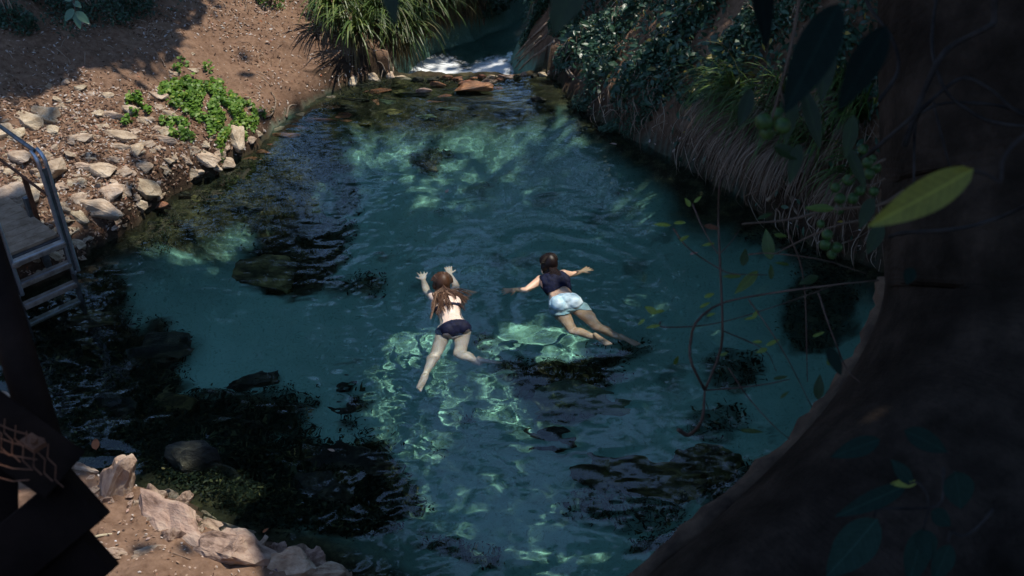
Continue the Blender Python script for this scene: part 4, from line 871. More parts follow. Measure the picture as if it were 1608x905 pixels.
EDGE = [(1180,-2300,4.2),(1300,-1200,3.7),(1355,-500,3.4),(1370,-120,3.3),(1374,60,3.25),(1379,200,3.2),(1386,310,3.2),(1391,400,3.15),(1386,460,3.15),(1368,520,3.1),(1336,585,3.05),(1288,652,3.0),(1215,732,2.95),(1120,812,2.9),(1020,890,2.85),(900,990,2.8),(780,1120,2.75)]
E = [np.array(e, float) for e in EDGE]; S = spline(E, 70); ring = []; n = 72; V = []; al = []; acc = 0; prev = None
for i, e in enumerate(S):
    tg = S[min(i+1, 69)][:2]-S[max(i-1, 0)][:2]; tg /= np.linalg.norm(tg); nv = np.array([-tg[1], tg[0]])
    if nv[0] < 0: nv = -nv
    R_ = np.interp(e[1], [-2300, -500, 200, 500, 800, 1120], [380, 360, 330, 330, 330, 300]); c = atd(e[0]+nv[0]*R_, e[1]+nv[1]*R_, e[2]+R_*e[2]/FL*.1); ring.append((c, R_*e[2]/FL*.962))
for i, (c, r) in enumerate(ring):
    tg = Vector(ring[min(i+1, 69)][0]-ring[max(i-1, 0)][0]).normalized(); a = Vector((1, 0, 0)); a = (a-tg*a.dot(tg)).normalized(); b_ = tg.cross(a)
    if prev is not None: acc += np.linalg.norm(c-prev)
    prev = c
    for k in range(n):
        q = 2*math.pi*k/n; w_ = 1+.035*mnoise.noise(Vector((math.cos(q)*2, math.sin(q)*2, acc*1.4)))+.012*math.sin(acc*9+mnoise.noise(Vector((math.cos(q), math.sin(q), acc)))*5)*max(0, math.cos(q*.5)); V.append(Vector(c-fb)+(a*math.cos(q)+b_*math.sin(q))*r*w_); al.append(acc)
F = [(i*n+k, i*n+(k+1) % n, (i+1)*n+(k+1) % n, (i+1)*n+k) for i in range(69) for k in range(n)]
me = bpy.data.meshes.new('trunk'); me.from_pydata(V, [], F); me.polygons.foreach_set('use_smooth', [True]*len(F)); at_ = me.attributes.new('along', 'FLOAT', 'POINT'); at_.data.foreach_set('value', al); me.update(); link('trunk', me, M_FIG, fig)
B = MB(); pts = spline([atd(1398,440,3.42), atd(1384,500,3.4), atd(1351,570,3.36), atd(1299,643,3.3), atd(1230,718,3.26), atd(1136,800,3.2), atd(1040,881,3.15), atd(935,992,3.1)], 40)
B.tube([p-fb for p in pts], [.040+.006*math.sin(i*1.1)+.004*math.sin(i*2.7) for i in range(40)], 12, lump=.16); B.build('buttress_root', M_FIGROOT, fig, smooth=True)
def vine(P, r, name='hanging_vine', parent=None, m=M_FIGROOT, n=26):
    S_ = [p-fb for p in spline([atd(*p) for p in P], n)]; B = MB(); B.tube(S_, [r*random.uniform(.85, 1.15) for _ in range(n)], 7); return B.build(name, m, parent or fig, smooth=True)
M_VINE = mat('grey_vine', (.010, .009, .009), .8, (.040, .036, .034), 12, .002, 60, spec=.06)
for P, r in [([(1340,262,2.7),(1376,232,2.6),(1442,176,2.5),(1488,136,2.5),(1518,123,2.5),(1558,143,2.5),(1591,172,2.5),(1640,200,2.5)], .0055), ([(1420,230,2.6),(1445,159,2.55),(1472,99,2.5),(1498,70,2.5),(1551,43,2.45),(1561,27,2.45),(1558,-60,2.4)], .008),
             ([(1475,-40,2.6),(1463,66,2.55),(1475,123,2.5),(1492,152,2.5),(1518,172,2.5),(1558,192,2.5),(1640,202,2.5)], .005), ([(1435,300,2.6),(1437,199,2.6),(1452,175,2.55),(1488,162,2.55),(1560,165,2.55),(1620,180,2.5)], .004), ([(1528,268,1.5),(1550,275,1.5),(1571,285,1.5),(1575,252,1.5),(1598,222,1.5),(1640,190,1.5)], .003),
             ([(1380,160,2.6),(1410,110,2.6),(1400,60,2.6),(1360,0,2.6),(1350,-80,2.6)], .005), ([(1500,300,2.7),(1480,220,2.6),(1465,160,2.6)], .004), ([(1396,372,2.75),(1420,366,2.7),(1500,360,2.6),(1560,345,2.6),(1620,320,2.5)], .006)]: vine(P, r, m=M_VINE)
# leaves of the fig seen singly, hanging near the lens
M_YEL = leaf_mat('yellow_green_leaf', [(0, (.10, .11, .015)), (1, (.22, .25, .04))], rough=.5, trans=.45)
M_BLUE = leaf_mat('blue_green_leaf', [(0, (.002, .006, .005)), (1, (.018, .042, .034))], rough=.6, trans=.3, spec=.06)
M_MIDLEAF = leaf_mat('green_leaf', [(0, (.006, .018, .005)), (.5, (.05, .09, .02)), (1, (.20, .28, .05))], rough=.45, trans=.45)
def veins(m):
    t = m.node_tree; L = t.links; b = t.nodes['Principled BSDF']; src = b.inputs['Base Color'].links[0].from_socket
    def M(op, a, c=None, d=None):
        n = t.nodes.new('ShaderNodeMath'); n.operation = op
        for i, v in enumerate((a, c, d)):
            if v is None: continue
            if isinstance(v, (int, float)): n.inputs[i].default_value = v
            else: L.new(v, n.inputs[i])
        return n.outputs[0]
    tc = t.nodes.new('ShaderNodeTexCoord'); sp = t.nodes.new('ShaderNodeSeparateXYZ'); L.new(tc.outputs['Object'], sp.inputs[0]); ax = M('ABSOLUTE', sp.outputs[0])
    rib = M('SUBTRACT', 1, M('MULTIPLY', ax, 70)); side = M('SUBTRACT', M('SINE', M('MULTIPLY', M('SUBTRACT', sp.outputs[1], M('MULTIPLY', ax, .8)), 75)), .88); v = M('MINIMUM', M('MAXIMUM', M('MAXIMUM', rib, M('MULTIPLY', side, 3)), 0), 1)
    n = t.nodes.new('ShaderNodeTexNoise'); n.inputs['Scale'].default_value = 9; n.inputs['Detail'].default_value = 8; n.inputs['Roughness'].default_value = .75; L.new(tc.outputs['Object'], n.inputs['Vector'])
    h = t.nodes.new('ShaderNodeHueSaturation'); L.new(src, h.inputs['Color']); L.new(M('ADD', M('MULTIPLY', v, .9), M('MULTIPLY_ADD', n.outputs['Fac'], 1.3, .35)), h.inputs['Value'])
    x = t.nodes.new('ShaderNodeMix'); x.data_type = 'RGBA'; sp_ = M('MULTIPLY', M('GREATER_THAN', n.outputs['Fac'], .66), .7); L.new(sp_, x.inputs[0]); L.new(h.outputs[0], x.inputs[6]); x.inputs[7].default_value = (.05, .035, .012, 1)
    for l in list(L):
        if l.from_socket == src and l.to_node != h: q = l.to_socket; L.remove(l); L.new(x.outputs[2], q)
for m_ in (M_YEL, M_BLUE, M_MIDLEAF): veins(m_)
def lens_leaf(b, t, wpx, d, m, up=(0, -.6, .7), d2=None, curl=.1, label=None, tone=.5, rnd=1.0, par=None):
    B0, T0 = atd(b[0], b[1], d), atd(t[0], t[1], d2 or d); L = np.linalg.norm(T0-B0); w = wpx*d/FL
    me = leaf_mesh('leaf', 1.0, w/L, curl, .06, 14, tone, rnd); M, _ = orient(B0, T0, up); o = link('leaf', me, m)
    o.parent = par or fig; o.matrix_basis = Matrix.Translation(Vector(B0)-Vector((par or fig).location)) @ M @ Matrix.Diagonal((L, L, L, 1))
    if label: o['label'] = label
    return o
lens_leaf((1529,266), (1366,357), 56, 1.35, M_YEL, up=(.2, -.7, .5), label='big yellow green leaf lying across the trunk edge')
lens_leaf((1318,5), (1232,178), 66, 1.25, M_BLUE, tone=.2, label='long dark leaf hanging point down at the top')
lens_leaf((1392,40), (1318,172), 50, 1.3, M_BLUE, tone=.1)
lens_leaf((912,-46), (868,54), 52, 1.2, M_MIDLEAF, tone=.1, label='dark green leaf pointing down at the top edge')
lens_leaf((600,-60), (622,40), 30, 1.3, M_MIDLEAF, tone=.05)
lens_leaf((1190,-60), (1206,75), 34, 1.5, M_BLUE, tone=0)
for b, t, w, to in [((1378,815),(1298,908),62,.8), ((1450,830),(1428,920),42,.6), ((1450,832),(1462,880),34,.6), ((1492,855),(1466,915),34,.6), ((1500,740),(1510,800),50,.6), ((1424,762),(1312,812),30,.5), ((1382,690),(1305,718),30,.5), ((1420,676),(1490,710),34,.5), ((1432,760),(1400,722),24,.6), ((1462,802),(1494,826),28,.5), ((1300,545),(1322,590),22,.3), ((1432,420),(1424,448),20,.3), ((1440,758),(1398,760),14,.9)]:
    lens_leaf(b, t, w, 1.9, M_BLUE if to < .9 else M_YEL, tone=to)
for P, r in [([(1372,812,1.9),(1383,799,1.9),(1437,799,1.9),(1478,789,1.9),(1481,735,1.9)], .003), ([(1488,852,1.9),(1494,836,1.9),(1510,842,1.9),(1531,832,1.9),(1560,800,1.9)], .003), ([(1450,832,1.9),(1455,812,1.9),(1460,798,1.9)], .002), ([(1424,762,1.9),(1440,758,1.9),(1455,775,1.9),(1458,797,1.9)], .002)]: vine(P, r, 'twig', m=M_VINE, n=14)
# clusters of green figs on dark twigs, in front of the right bank
fg = thing('fig_branch', 'dark leafy branch hung with round green figs beside the trunk', 'branch', tuple(atd(1330, 330, 2.1)), None); fgb = np.array(fg.location)
M_FRUIT = mat('green_fig', (.012, .035, .008), .5, (.04, .085, .02), 40, .001, 60, spec=.3, col3=(.025, .06, .014))
def ball(r):
    bm = bmesh.new(); bmesh.ops.create_icosphere(bm, subdivisions=3, radius=r)
    for v in bm.verts: v.co *= 1+.05*mnoise.noise(v.co/r*1.5)-.12*max(0, v.co.z/r-.85)*3
    me = bpy.data.meshes.new('fig'); bm.to_mesh(me); bm.free(); me.polygons.foreach_set('use_smooth', [True]*len(me.polygons)); me.materials.append(M_FRUIT); return me
BALL = ball(.0185)
for x, y, r, d in [(1199,191,14,2.0),(1229,198,14,2.0),(1222,180,12,2.05),(1205,208,12,2.05),(1299,369,9,2.6),(1296,385,9,2.6),(1314,389,9,2.6),(1306,400,8,2.65),(1332,283,9,2.6),(1319,312,9,2.6),(1365,273,9,2.5),(1362,256,9,2.5),(1339,312,9,2.6),(1375,264,9,2.55),(1372,301,8,2.6),(1312,295,8,2.6),(1350,300,8,2.6),(1289,352,7,2.7),(1318,330,8,2.65),(1355,235,8,2.6),(1370,250,7,2.6),(1345,262,8,2.6)]:
    o = link('fig', BALL, None, fg); o.location = atd(x, y, d)-fgb; s = r*d/FL/.0185; o.scale = (s, s, s*.95); o.rotation_euler = (random.uniform(0, 3), random.uniform(0, 3), 0)
def bvine(P, r, nm='twig', m=M_BARK, n=16, par=fg, pb=fgb):
    S_ = [p-pb for p in spline([atd(*p) for p in P], n)]; B = MB(); B.tube(S_, [r*(.62 if par is fg else 1)*(1-.5*i/n)*random.uniform(.9, 1.1) for i in range(n)], 6); return B.build(nm, m, par, smooth=True)
for P, r in [([(1420,300,2.6),(1380,322,2.6),(1300,330,2.65),(1240,345,2.7),(1165,352,2.75)], .009), ([(1390,250,2.5),(1365,262,2.5),(1330,285,2.6),(1318,320,2.62),(1310,360,2.6),(1302,392,2.6)], .005), ([(1260,-40,2.0),(1245,60,2.0),(1225,140,2.0),(1212,185,2.0),(1202,205,2.02)], .006), ([(1225,140,2.0),(1232,170,2.0),(1229,190,2.0)], .004), ([(1400,345,2.6),(1330,350,2.6),(1270,372,2.7),(1215,400,2.75)], .006), ([(1390,280,2.6),(1372,290,2.6),(1350,296,2.6),(1335,310,2.6)], .004)]: bvine(P, r)
for b, t, w, d, to in [((1310,328),(1264,326),14,2.5,.6), ((1240,140),(1235,225),30,2.2,.1), ((1262,140),(1290,235),26,2.2,.05), ((1300,60),(1290,160),34,1.9,.05), ((1340,180),(1328,250),24,2.3,.15), ((1215,230),(1262,250),22,2.2,.1), ((1370,310),(1350,360),22,2.4,.1), ((1385,350),(1362,400),24,2.4,.1), ((1180,140),(1160,200),22,2.1,.05), ((1255,225),(1240,290),22,2.2,.1), ((1330,230),(1362,300),20,2.4,.1)]: lens_leaf(b, t, w, d, M_MIDLEAF, tone=to, par=fg)
# thin bare branches with small bright leaves over the water
tw = thing('twiggy_branch', 'thin crooked branches with small yellow green leaves reaching out over the water', 'branch', tuple(atd(1130, 500, 3.0))); tb = np.array(tw.location)
M_TWIG = mat('twig_bark', (.05, .03, .022), .8, (.12, .075, .055), 12, .001, 60)
for P, r in [([(1065,675),(1082,683),(1102,660),(1107,613)], .012), ([(1107,613),(1085,568),(1085,534),(1095,504),(1134,476),(1209,461),(1298,449),(1380,440)], .0085), ([(1107,613),(1132,548),(1134,489),(1130,399),(1128,340),(1130,290),(1139,275)], .0075), ([(1037,505),(1042,514),(1119,509),(1209,484),(1308,449)], .004), ([(1057,359),(1080,389),(1124,419),(1150,430),(1205,432)], .0045), ([(1087,320),(1104,359),(1127,399)], .005),
             ([(1134,519),(1199,549),(1219,583)], .004), ([(1144,578),(1174,623),(1214,668),(1240,690)], .004), ([(1130,399),(1148,380),(1162,360)], .003), ([(1107,613),(1150,610),(1200,604),(1240,596)], .0045), ([(1175,400),(1210,398),(1290,408),(1360,430)], .004), ([(1236,360),(1262,440),(1268,600)], .005), ([(1285,460),(1305,520),(1330,580),(1350,600)], .0055), ([(1175,470),(1210,520),(1240,570),(1275,640)], .004)]:
    n_ = len(P); bvine([(x, y, 3.0+.06*math.sin(i*1.3+x)) for i, (x, y) in enumerate(P)], r*.58, 'branch', M_TWIG, 18, tw, tb)
for x, y, L, a, w, to in [(1040,353,28,175,.25,1),(1068,350,20,5,.3,1),(1080,318,16,120,.5,.9),(1096,313,16,40,.3,.9),(1075,374,18,30,.4,.8),(1112,384,22,190,.25,.8),(1206,384,50,100,.4,.5),(1226,370,22,-5,.35,.6),(1172,444,52,225,.32,.6),(1149,434,30,180,.25,.6),(1169,404,28,80,.5,.2),(1211,427,24,90,.4,.4),(1228,414,24,170,.25,.5),(1022,487,22,150,.5,1),(1036,489,16,10,.4,1),(1007,506,14,220,.4,1),(1025,513,24,190,.25,1),(1114,464,18,20,.4,.9),(1107,479,20,30,.3,.9),(1117,494,16,20,.3,.9),(1186,494,18,60,.4,.9),(1178,500,20,190,.25,.9),(1196,551,20,200,.4,.8),(1214,538,24,25,.3,.9),(1189,537,16,180,.35,.9),(1286,525,22,20,.25,.8),(1062,566,16,60,.6,.6),(1137,556,14,20,.4,.7),(1301,568,12,100,.5,.8),(1181,677,38,-4,.2,.5),(1286,608,40,85,.4,.2),(1226,593,24,10,.25,.4),(1270,440,34,200,.4,.15),(1118,357,26,-10,.35,-1),(1232,620,18,40,.3,.5),(1200,340,26,200,.3,.2)]:
    a = R(a); dx, dy = math.cos(a)*L/2, -math.sin(a)*L/2; o = lens_leaf((x-dx, y-dy), (x+dx, y+dy), max(L*w, 5), 2.98, M_MIDLEAF if to >= 0 else M_RUST, up=(random.gauss(0, .3), -.6, .8), curl=.15, tone=max(to, 0), par=tw)
    if to < 0: o['label'] = 'dead brown leaf'
# sprig hanging into the upper left corner
sp = thing('hanging_sprig', 'sprig of four dark green leaves hanging into the upper left', 'sprig', tuple(atd(115, 10, 6.0))); spb = np.array(sp.location)
bvine([(112,-60,6),(115,-10,6),(118,18,6)], .006, 'stem', M_TWIG, 8, sp, spb)
for b, t, w in [((116,14),(101,34),14), ((118,18),(126,46),12), ((119,18),(141,38),13), ((115,0),(98,-8),14), ((115,2),(128,12),10)]: lens_leaf(b, t, w, 6.0, M_DARKLEAF, par=sp, tone=.75)

# leaves afloat and odd bits on the near bank
for x, y, L_px, a, tn, lb in [(150,697,20,95,1.0,'orange dead leaf floating in the dark near left water'), (417,833,12,40,1.0,'small orange leaf floating off the end of the near bank rocks'), (330,718,10,10,.75,'pale leaf floating over the dark weed'), (520,707,12,160,.6,'brown leaf floating by the submerged black block'), (1090,398,14,20,.95,'orange leaf floating under the twigs'), (963,226,12,170,.95,'orange leaf floating at the foot of the right bank'), (702,300,8,60,.7,'small tan leaf floating in mid pool')]:
    a = R(a); dx, dy = math.cos(a)*L_px/2, -math.sin(a)*L_px/2; B0, T0 = at(x-dx, y-dy, .012), at(x+dx, y+dy, .014); L = np.linalg.norm(T0-B0); M, _ = orient(B0, T0, (0, 0, 1))
    o = link('floating_leaf', leaf_mesh('floating_leaf', 1, .4, .15, .1, 8, tn), M_LITTER); o.matrix_basis = Matrix.Translation(Vector(B0)) @ M @ Matrix.Diagonal((L, L, L, 1)); tag(o, lb, 'leaf', 'dead leaves afloat on the pool')
B = MB(); p0, p1 = hit(145, 846)+[0, 0, .012], hit(177, 841)+[0, 0, .014]; B.tube([p0, (p0+p1)/2+[0, 0, .006], p1], [.008, .009, .007], 6); o = origin_to(B.build('pale_stick', mat('bleached_wood', (.45, .38, .24), .8, (.62, .55, .38), 12, .001, 60)), p0); tag(o, 'short pale stick lying in the dirt beside the timber railing', 'stick')
B = MB(); p0, p1 = hit(272, 870)+[0, 0, .01], hit(300, 880)+[0, 0, .01]; B.tube([p0, p1], [.005, .003], 6); o = origin_to(B.build('pale_stick', M_DEADSTEM), p0); tag(o, 'thin tan twig lying in the dirt below the big flat slab', 'stick')
me = SMALL[3].copy(); me.materials.clear(); me.materials.append(mat('white_pebble', (.6, .6, .62), .5)); o = link('white_pebble', me); p0 = hit(182, 851); o.location = p0+[0, 0, .008]; o.scale = (.022, .018, .016); tag(o, 'tiny white pebble beside the short pale stick', 'pebble')

# ------------------------------------------------------------------ two swimmers
def skin_mat(name, c1, c2):
    m = mat(name, c1, .42, c2, 7, .0012, 70, spec=.45, detail=4); b = m.node_tree.nodes['Principled BSDF']; b.inputs['Subsurface Weight'].default_value = .12; b.inputs['Subsurface Radius'].default_value = (.012, .005, .003); return m
M_SKIN1 = skin_mat('fair_skin', (.72, .53, .43), (.82, .66, .55)); M_SKIN2 = skin_mat('tanned_skin', (.66, .40, .26), (.78, .53, .37))
M_HAIR1 = leaf_mat('long_brown_hair', [(0, (.02, .008, .004)), (.6, (.085, .038, .018)), (1, (.34, .22, .15))], rough=.5, trans=0, spec=.3); M_HAIR2 = leaf_mat('dark_hair', [(0, (.008, .004, .003)), (1, (.018, .008, .006))], rough=.45, trans=0, spec=.3)
M_NAVY = mat('navy_fabric', (.003, .004, .016), .7, (.007, .011, .04), 30, .004, 60, spec=.2); M_WHITE = mat('white_wet_fabric', (.36, .60, .70), .5, (.66, .80, .86), 10, .004, 28, spec=.4)
class Body:
    def __init__(s): s.v = []; s.f = []
    def loft(s, R_):
        """R_: rings (centre, across vector, up vector); closes both ends"""
        n = 18; b = len(s.v)
        R2 = [(R_[0][0]-(R_[1][0]-R_[0][0])/max((R_[1][0]-R_[0][0]).length, 1e-5)*R_[0][1].length*.45, R_[0][1]*.55, R_[0][2]*.55)]+list(R_)+[(R_[-1][0]+(R_[-1][0]-R_[-2][0])/max((R_[-1][0]-R_[-2][0]).length, 1e-5)*R_[-1][1].length*.45, R_[-1][1]*.55, R_[-1][2]*.55)]
        for c, a, u in R2:
            for k in range(n): q = 2*math.pi*k/n; s.v.append(c+a*math.cos(q)+u*math.sin(q))
        for i in range(len(R2)-1):
            for k in range(n): s.f.append((b+i*n+k, b+i*n+(k+1) % n, b+(i+1)*n+(k+1) % n, b+(i+1)*n+k))
        s.f.append(tuple(b+k for k in range(n-1, -1, -1))); s.f.append(tuple(b+(len(R2)-1)*n+k for k in range(n)))
    def limb(s, P, r, flat=1.0, upv=(0, 0, 1)):
        P = [Vector(p) for p in P]; m = len(P); out = []
        for i, p in enumerate(P):
            t = (P[min(i+1, m-1)]-P[max(i-1, 0)]).normalized(); u = Vector(upv); u = (u-t*u.dot(t)); u = u.normalized() if u.length > .05 else t.orthogonal().normalized(); a = t.cross(u)
            out.append((p, a*r[i], u*r[i]*flat))
        s.loft(out)
    def ball(s, c, r, sc=(1, 1, 1), rot=None):
        bm = bmesh.new(); bmesh.ops.create_icosphere(bm, subdivisions=3, radius=1); b = len(s.v)
        for v in bm.verts:
            q = Vector((v.co.x*sc[0]*r, v.co.y*sc[1]*r, v.co.z*sc[2]*r)); s.v.append((rot @ q if rot else q)+Vector(c))
        s.f += [tuple(b+v.index for v in f.verts) for f in bm.faces]; bm.free()
    def hand(s, w, d, up, side, sp=1.0, curl=.25, k=1.0):
        """wrist, direction, back-of-hand normal, thumb side (+1/-1): palm, four unequal bent fingers and a thumb"""
        w, d, u = Vector(w), Vector(d).normalized(), Vector(up); u = (u-d*u.dot(d)).normalized(); a = d.cross(u)*side
        s.loft([(w-d*.01*k, a*.024*k, u*.017*k), (w+d*.03*k, a*.034*k, u*.014*k), (w+d*.075*k, a*.040*k, u*.012*k), (w+d*.092*k, a*.038*k, u*.009*k)])
        for i, (off, ln, an) in enumerate([(.031, .070, .22), (.011, .078, .06), (-.010, .072, -.10), (-.029, .056, -.30)]):
            dd = (d+a*an*sp).normalized(); p0 = w+d*.082*k+a*off*k; p1 = p0+dd*ln*.45*k; d2 = (dd-u*curl).normalized(); p2 = p1+d2*ln*.3*k; d3 = (d2-u*curl).normalized(); p3 = p2+d3*ln*.25*k
            s.limb([p0-dd*.012*k, p0, p1, p2, p3], [.0100*k, .0098*k, .0090*k, .0082*k, .0068*k])
        t0 = w+d*.022*k+a*.026*k; td_ = (d*.62+a*.85).normalized(); t1 = t0+td_*.038*k; td2 = (d*.85+a*.5-u*.2).normalized(); t2 = t1+td2*.030*k; s.limb([t0-td_*.012, t0, t1, t2], [.014*k, .0135*k, .0110*k, .0085*k])
    def foot(s, ank, d, up, k=1.0):
        """ankle, heel-to-toe direction, direction of the instep"""
        a0, d, u = Vector(ank), Vector(d).normalized(), Vector(up); u = (u-d*u.dot(d)).normalized(); a = d.cross(u)
        s.loft([(a0-d*.045*k-u*.045*k, a*.024*k, u*.024*k), (a0-d*.01*k-u*.03*k, a*.031*k, u*.038*k), (a0+d*.05*k-u*.045*k, a*.034*k, u*.030*k), (a0+d*.11*k-u*.055*k, a*.041*k, u*.019*k), (a0+d*.145*k-u*.058*k, a*.042*k, u*.014*k)])
        for i, off in enumerate((.030, .013, -.001, -.014, -.027)):
            r = .013 if i == 0 else .0085; L = (.05, .046, .042, .036, .03)[i]; p0 = a0+d*.14*k-u*.058*k+a*off*k; s.limb([p0-d*.01, p0+d*L*.5*k, p0+d*L*k-u*.004], [r, r, r*.85])
def make_swimmer(name, label, head, sh, hip, arms, legs, skin, head_dir, zoff, look=0.0, kw=1.0):
    """joints are world points; head/sh/hip: centre points of skull, shoulder line and pelvis"""
    root_ = thing(name, label, 'person', (hip[0], hip[1], 0)); O = Vector((hip[0], hip[1], 0))
    L_ = lambda p: Vector(p)-O
    H, S_, P_ = L_(head), L_(sh), L_(hip); f = (S_-P_).normalized(); up = Vector((0, 0, 1)); up = (up-f*up.dot(f)).normalized(); r = f.cross(up)     # r: the swimmer's right
    B = Body(); T = (S_-P_)
    prof = [(-.16,.135*kw,.085,.0),(-.08,.168*kw,.105,.012),(0,.172*kw,.110,.016),(.10,.158*kw,.098,.004),(.25,.132*kw,.084,-.006),(.40,.122*kw,.080,-.006),(.55,.135*kw,.090,0),(.70,.150*kw,.100,.006),(.85,.160*kw,.098,.008),(.96,.150*kw,.075,.006),(1.04,.10*kw,.058,.012)]
    B.loft([(P_+T*t+up*dz, r*a, up*b) for t, a, b, dz in prof])
    for sg in (-1, 1): B.ball(P_-T*.04+r*sg*.075*kw+up*.035, .092*kw, (.92, 1.05, .95), Matrix((r, f, up)).transposed()); B.ball(P_+T*.78+r*sg*.085+up*.045, .07, (.95, 1.35, .6), Matrix((r, f, up)).transposed())
    nk = S_+f*.01+up*.02; hd = Vector(head_dir).normalized()             # hd: crown direction of the head
    B.limb([nk-f*.04, nk+(H-nk)*.35, H-hd*.05], [.075, .056, .055])
    fw = Vector((0, 0, 1)).cross(hd) if abs(hd.z) < .3 else f.copy(); face = (Vector(f)*.7+Vector((0, 0, .0))+r*look).normalized(); face = (face-hd*face.dot(hd)).normalized(); ear = hd.cross(face)
    MH = Matrix((ear, face, hd)).transposed(); B.ball(H+hd*.015-face*.01, .1, (.78, .98, 1.02), MH); B.ball(H-hd*.055+face*.035, .07, (.80, .85, .95), MH)
    B.ball(H-hd*.115+face*.065, .025, (1, .8, .7), MH)
    B.limb([H+hd*.0+face*.088, H-hd*.025+face*.104, H-hd*.035+face*.098], [.009, .013, .012])
    B.ball(H-hd*.068+face*.088, .02, (1.1, .5, .42), MH); B.ball(H+hd*.018+face*.082, .03, (1.5, .5, .3), MH)
    for sg in (-1, 1): B.ball(H+ear*sg*.078-hd*.02, .026, (.35, .75, 1.2), MH); B.ball(H+ear*sg*.030+face*.080+hd*.0, .012, (1, .6, .6), MH)
    for (sj, el, wr, hdir, hup, side, sp, curl) in arms:
        s_, e_, w_ = L_(sj), L_(el), L_(wr); m1 = s_.lerp(e_, .35); m2 = e_.lerp(w_, .3)
        B.ball(s_, .058); B.limb([s_.lerp(S_, .35), s_, m1, e_.lerp(s_, .12), e_, m2, w_.lerp(e_, .15), w_], [.050, .056, .050, .042, .040, .041, .028, .025])
        B.hand(w_, hdir, hup, side, sp, curl)
    for (hj, kn, an, fd, fu) in legs:
        h_, k_, a_ = L_(hj), L_(kn), L_(an); c1 = k_.lerp(a_, .28)-up*.0
        B.limb([h_.lerp(k_, -.06), h_.lerp(k_, .1), h_.lerp(k_, .35), h_.lerp(k_, .7), k_.lerp(h_, .06), k_, k_.lerp(a_, .12), c1+Vector((0, 0, .010)), k_.lerp(a_, .6), a_.lerp(k_, .1), a_], [.085*kw, .092*kw, .084*kw, .064, .056, .054, .053, .058, .043, .031, .031])
        B.foot(a_, fd, fu)
    me = bpy.data.meshes.new('body'); me.from_pydata([tuple(v) for v in B.v], [], B.f); o = link('body', me, None, root_)
    rm = o.modifiers.new('one_skin', 'REMESH'); rm.mode = 'VOXEL'; rm.voxel_size = .0062; rm.use_smooth_shade = True; smo = o.modifiers.new('soft', 'SMOOTH'); smo.factor = .5; smo.iterations = 3
    dg = bpy.context.evaluated_depsgraph_get(); m2 = bpy.data.meshes.new_from_object(o.evaluated_get(dg)); o.modifiers.clear(); o.data = m2; m2.name = 'body'; m2.materials.clear(); m2.materials.append(skin); m2.polygons.foreach_set('use_smooth', [True]*len(m2.polygons)); o.cycles.is_caustics_receiver = True
    fr = dict(H=H, S=S_, P=P_, f=f, r=r, up=up, T=T, hd=hd, face=face, ear=ear, O=O, root=root_, body=o)
    return fr
def garment(fr, name, test, material, off=.007, wr=.0):
    me = fr['body'].data; n = len(me.vertices); co = np.empty(n*3, np.float32); me.vertices.foreach_get('co', co); co = co.reshape(-1, 3); no = np.empty(n*3, np.float32); me.vertices.foreach_get('normal', no); no = no.reshape(-1, 3)
    rel = co-np.array(fr['P']); f, r, up = [np.array(fr[k]) for k in ('f', 'r', 'up')]; TL = fr['T'].length
    t = rel@f/TL; a = rel@r; u = rel@up; ok = test(t, a, u, co)
    F = [tuple(p.vertices) for p in me.polygons if all(ok[v] for v in p.vertices)]; used = sorted({v for q in F for v in q}); mp = {v: i for i, v in enumerate(used)}
    W_ = np.array([mnoise.noise(Vector(co[v]*22)) for v in used]) if wr else 0
    P = co[used]+no[used]*(off+(W_*wr if wr else 0))[..., None] if wr else co[used]+no[used]*off
    g = bpy.data.meshes.new(name); g.from_pydata(P.tolist(), [], [tuple(mp[v] for v in q) for q in F]); g.polygons.foreach_set('use_smooth', [True]*len(g.polygons)); at_ = g.attributes.new('tone', 'FLOAT', 'POINT'); at_.data.foreach_set('value', [.42]*len(used)); o = link(name, g, material, fr['root']); s_ = o.modifiers.new('cloth', 'SOLIDIFY'); s_.thickness = .004; s_.offset = -1; o.cycles.is_caustics_receiver = True; return o
def hair_cap(fr, name, material, back, size=1.0, low=.0):
    """strands lying over the skull from the parting down the back of the head"""
    B = MB(); H, hd, face, ear = fr['H'], fr['hd'], fr['face'], fr['ear']; fr['hb'] = B; return B
u_ = under
# the swimmer with long hair
z0 = -.06
A1 = [((*at(682,468,.0)[:2], -.01), (*u_(670,458,-.08)[:2], -.08), (*u_(664.5,440,-.07)[:2], -.07), (at(663,428,0)-at(664.5,440,0)), (0, -.2, 1), -1, 1.6, .10),
      ((*at(710,466,.0)[:2], -.01), (*u_(716,450,-.08)[:2], -.08), (*u_(706,431,-.07)[:2], -.07), (at(703,418,0)-at(706,431,0)), (0, -.2, 1), 1, .5, .15)]
L1 = [((*u_(699,518,-.12)[:2], -.10), (*u_(685,556,-.20)[:2], -.20), (*u_(665,595,-.24)[:2], -.24), (at(650,617,0)-at(665,595,0)+np.array([0, 0, -.03])), (-.5, .1, -.8)),
      ((*u_(727,518,-.12)[:2], -.10), (*u_(722,558,-.22)[:2], -.22), (*u_(755,571,-.20)[:2], -.20), (at(776,577,0)-at(755,571,0)), (.1, -.6, -.6))]
f1 = make_swimmer('swimmer', 'person in a navy bikini with long loose hair swimming with both arms stretched forward', at(693,447,.07), (*at(697,470,0)[:2], -.005), (*at(714,512,0)[:2], -.065), A1, L1, M_SKIN1, (-.03, .72, .62), 0, kw=.94)
garment(f1, 'bikini_bottom', lambda t, a, u, co: (t < .13) & (abs(a) < .19) & (t > -.25+np.clip(abs(a)-.045, 0, 1)*1.15), M_NAVY, .006)
garment(f1, 'bikini_top', lambda t, a, u, co: (abs(t-.63) < .035) & (abs(a) < .19), M_NAVY, .006)
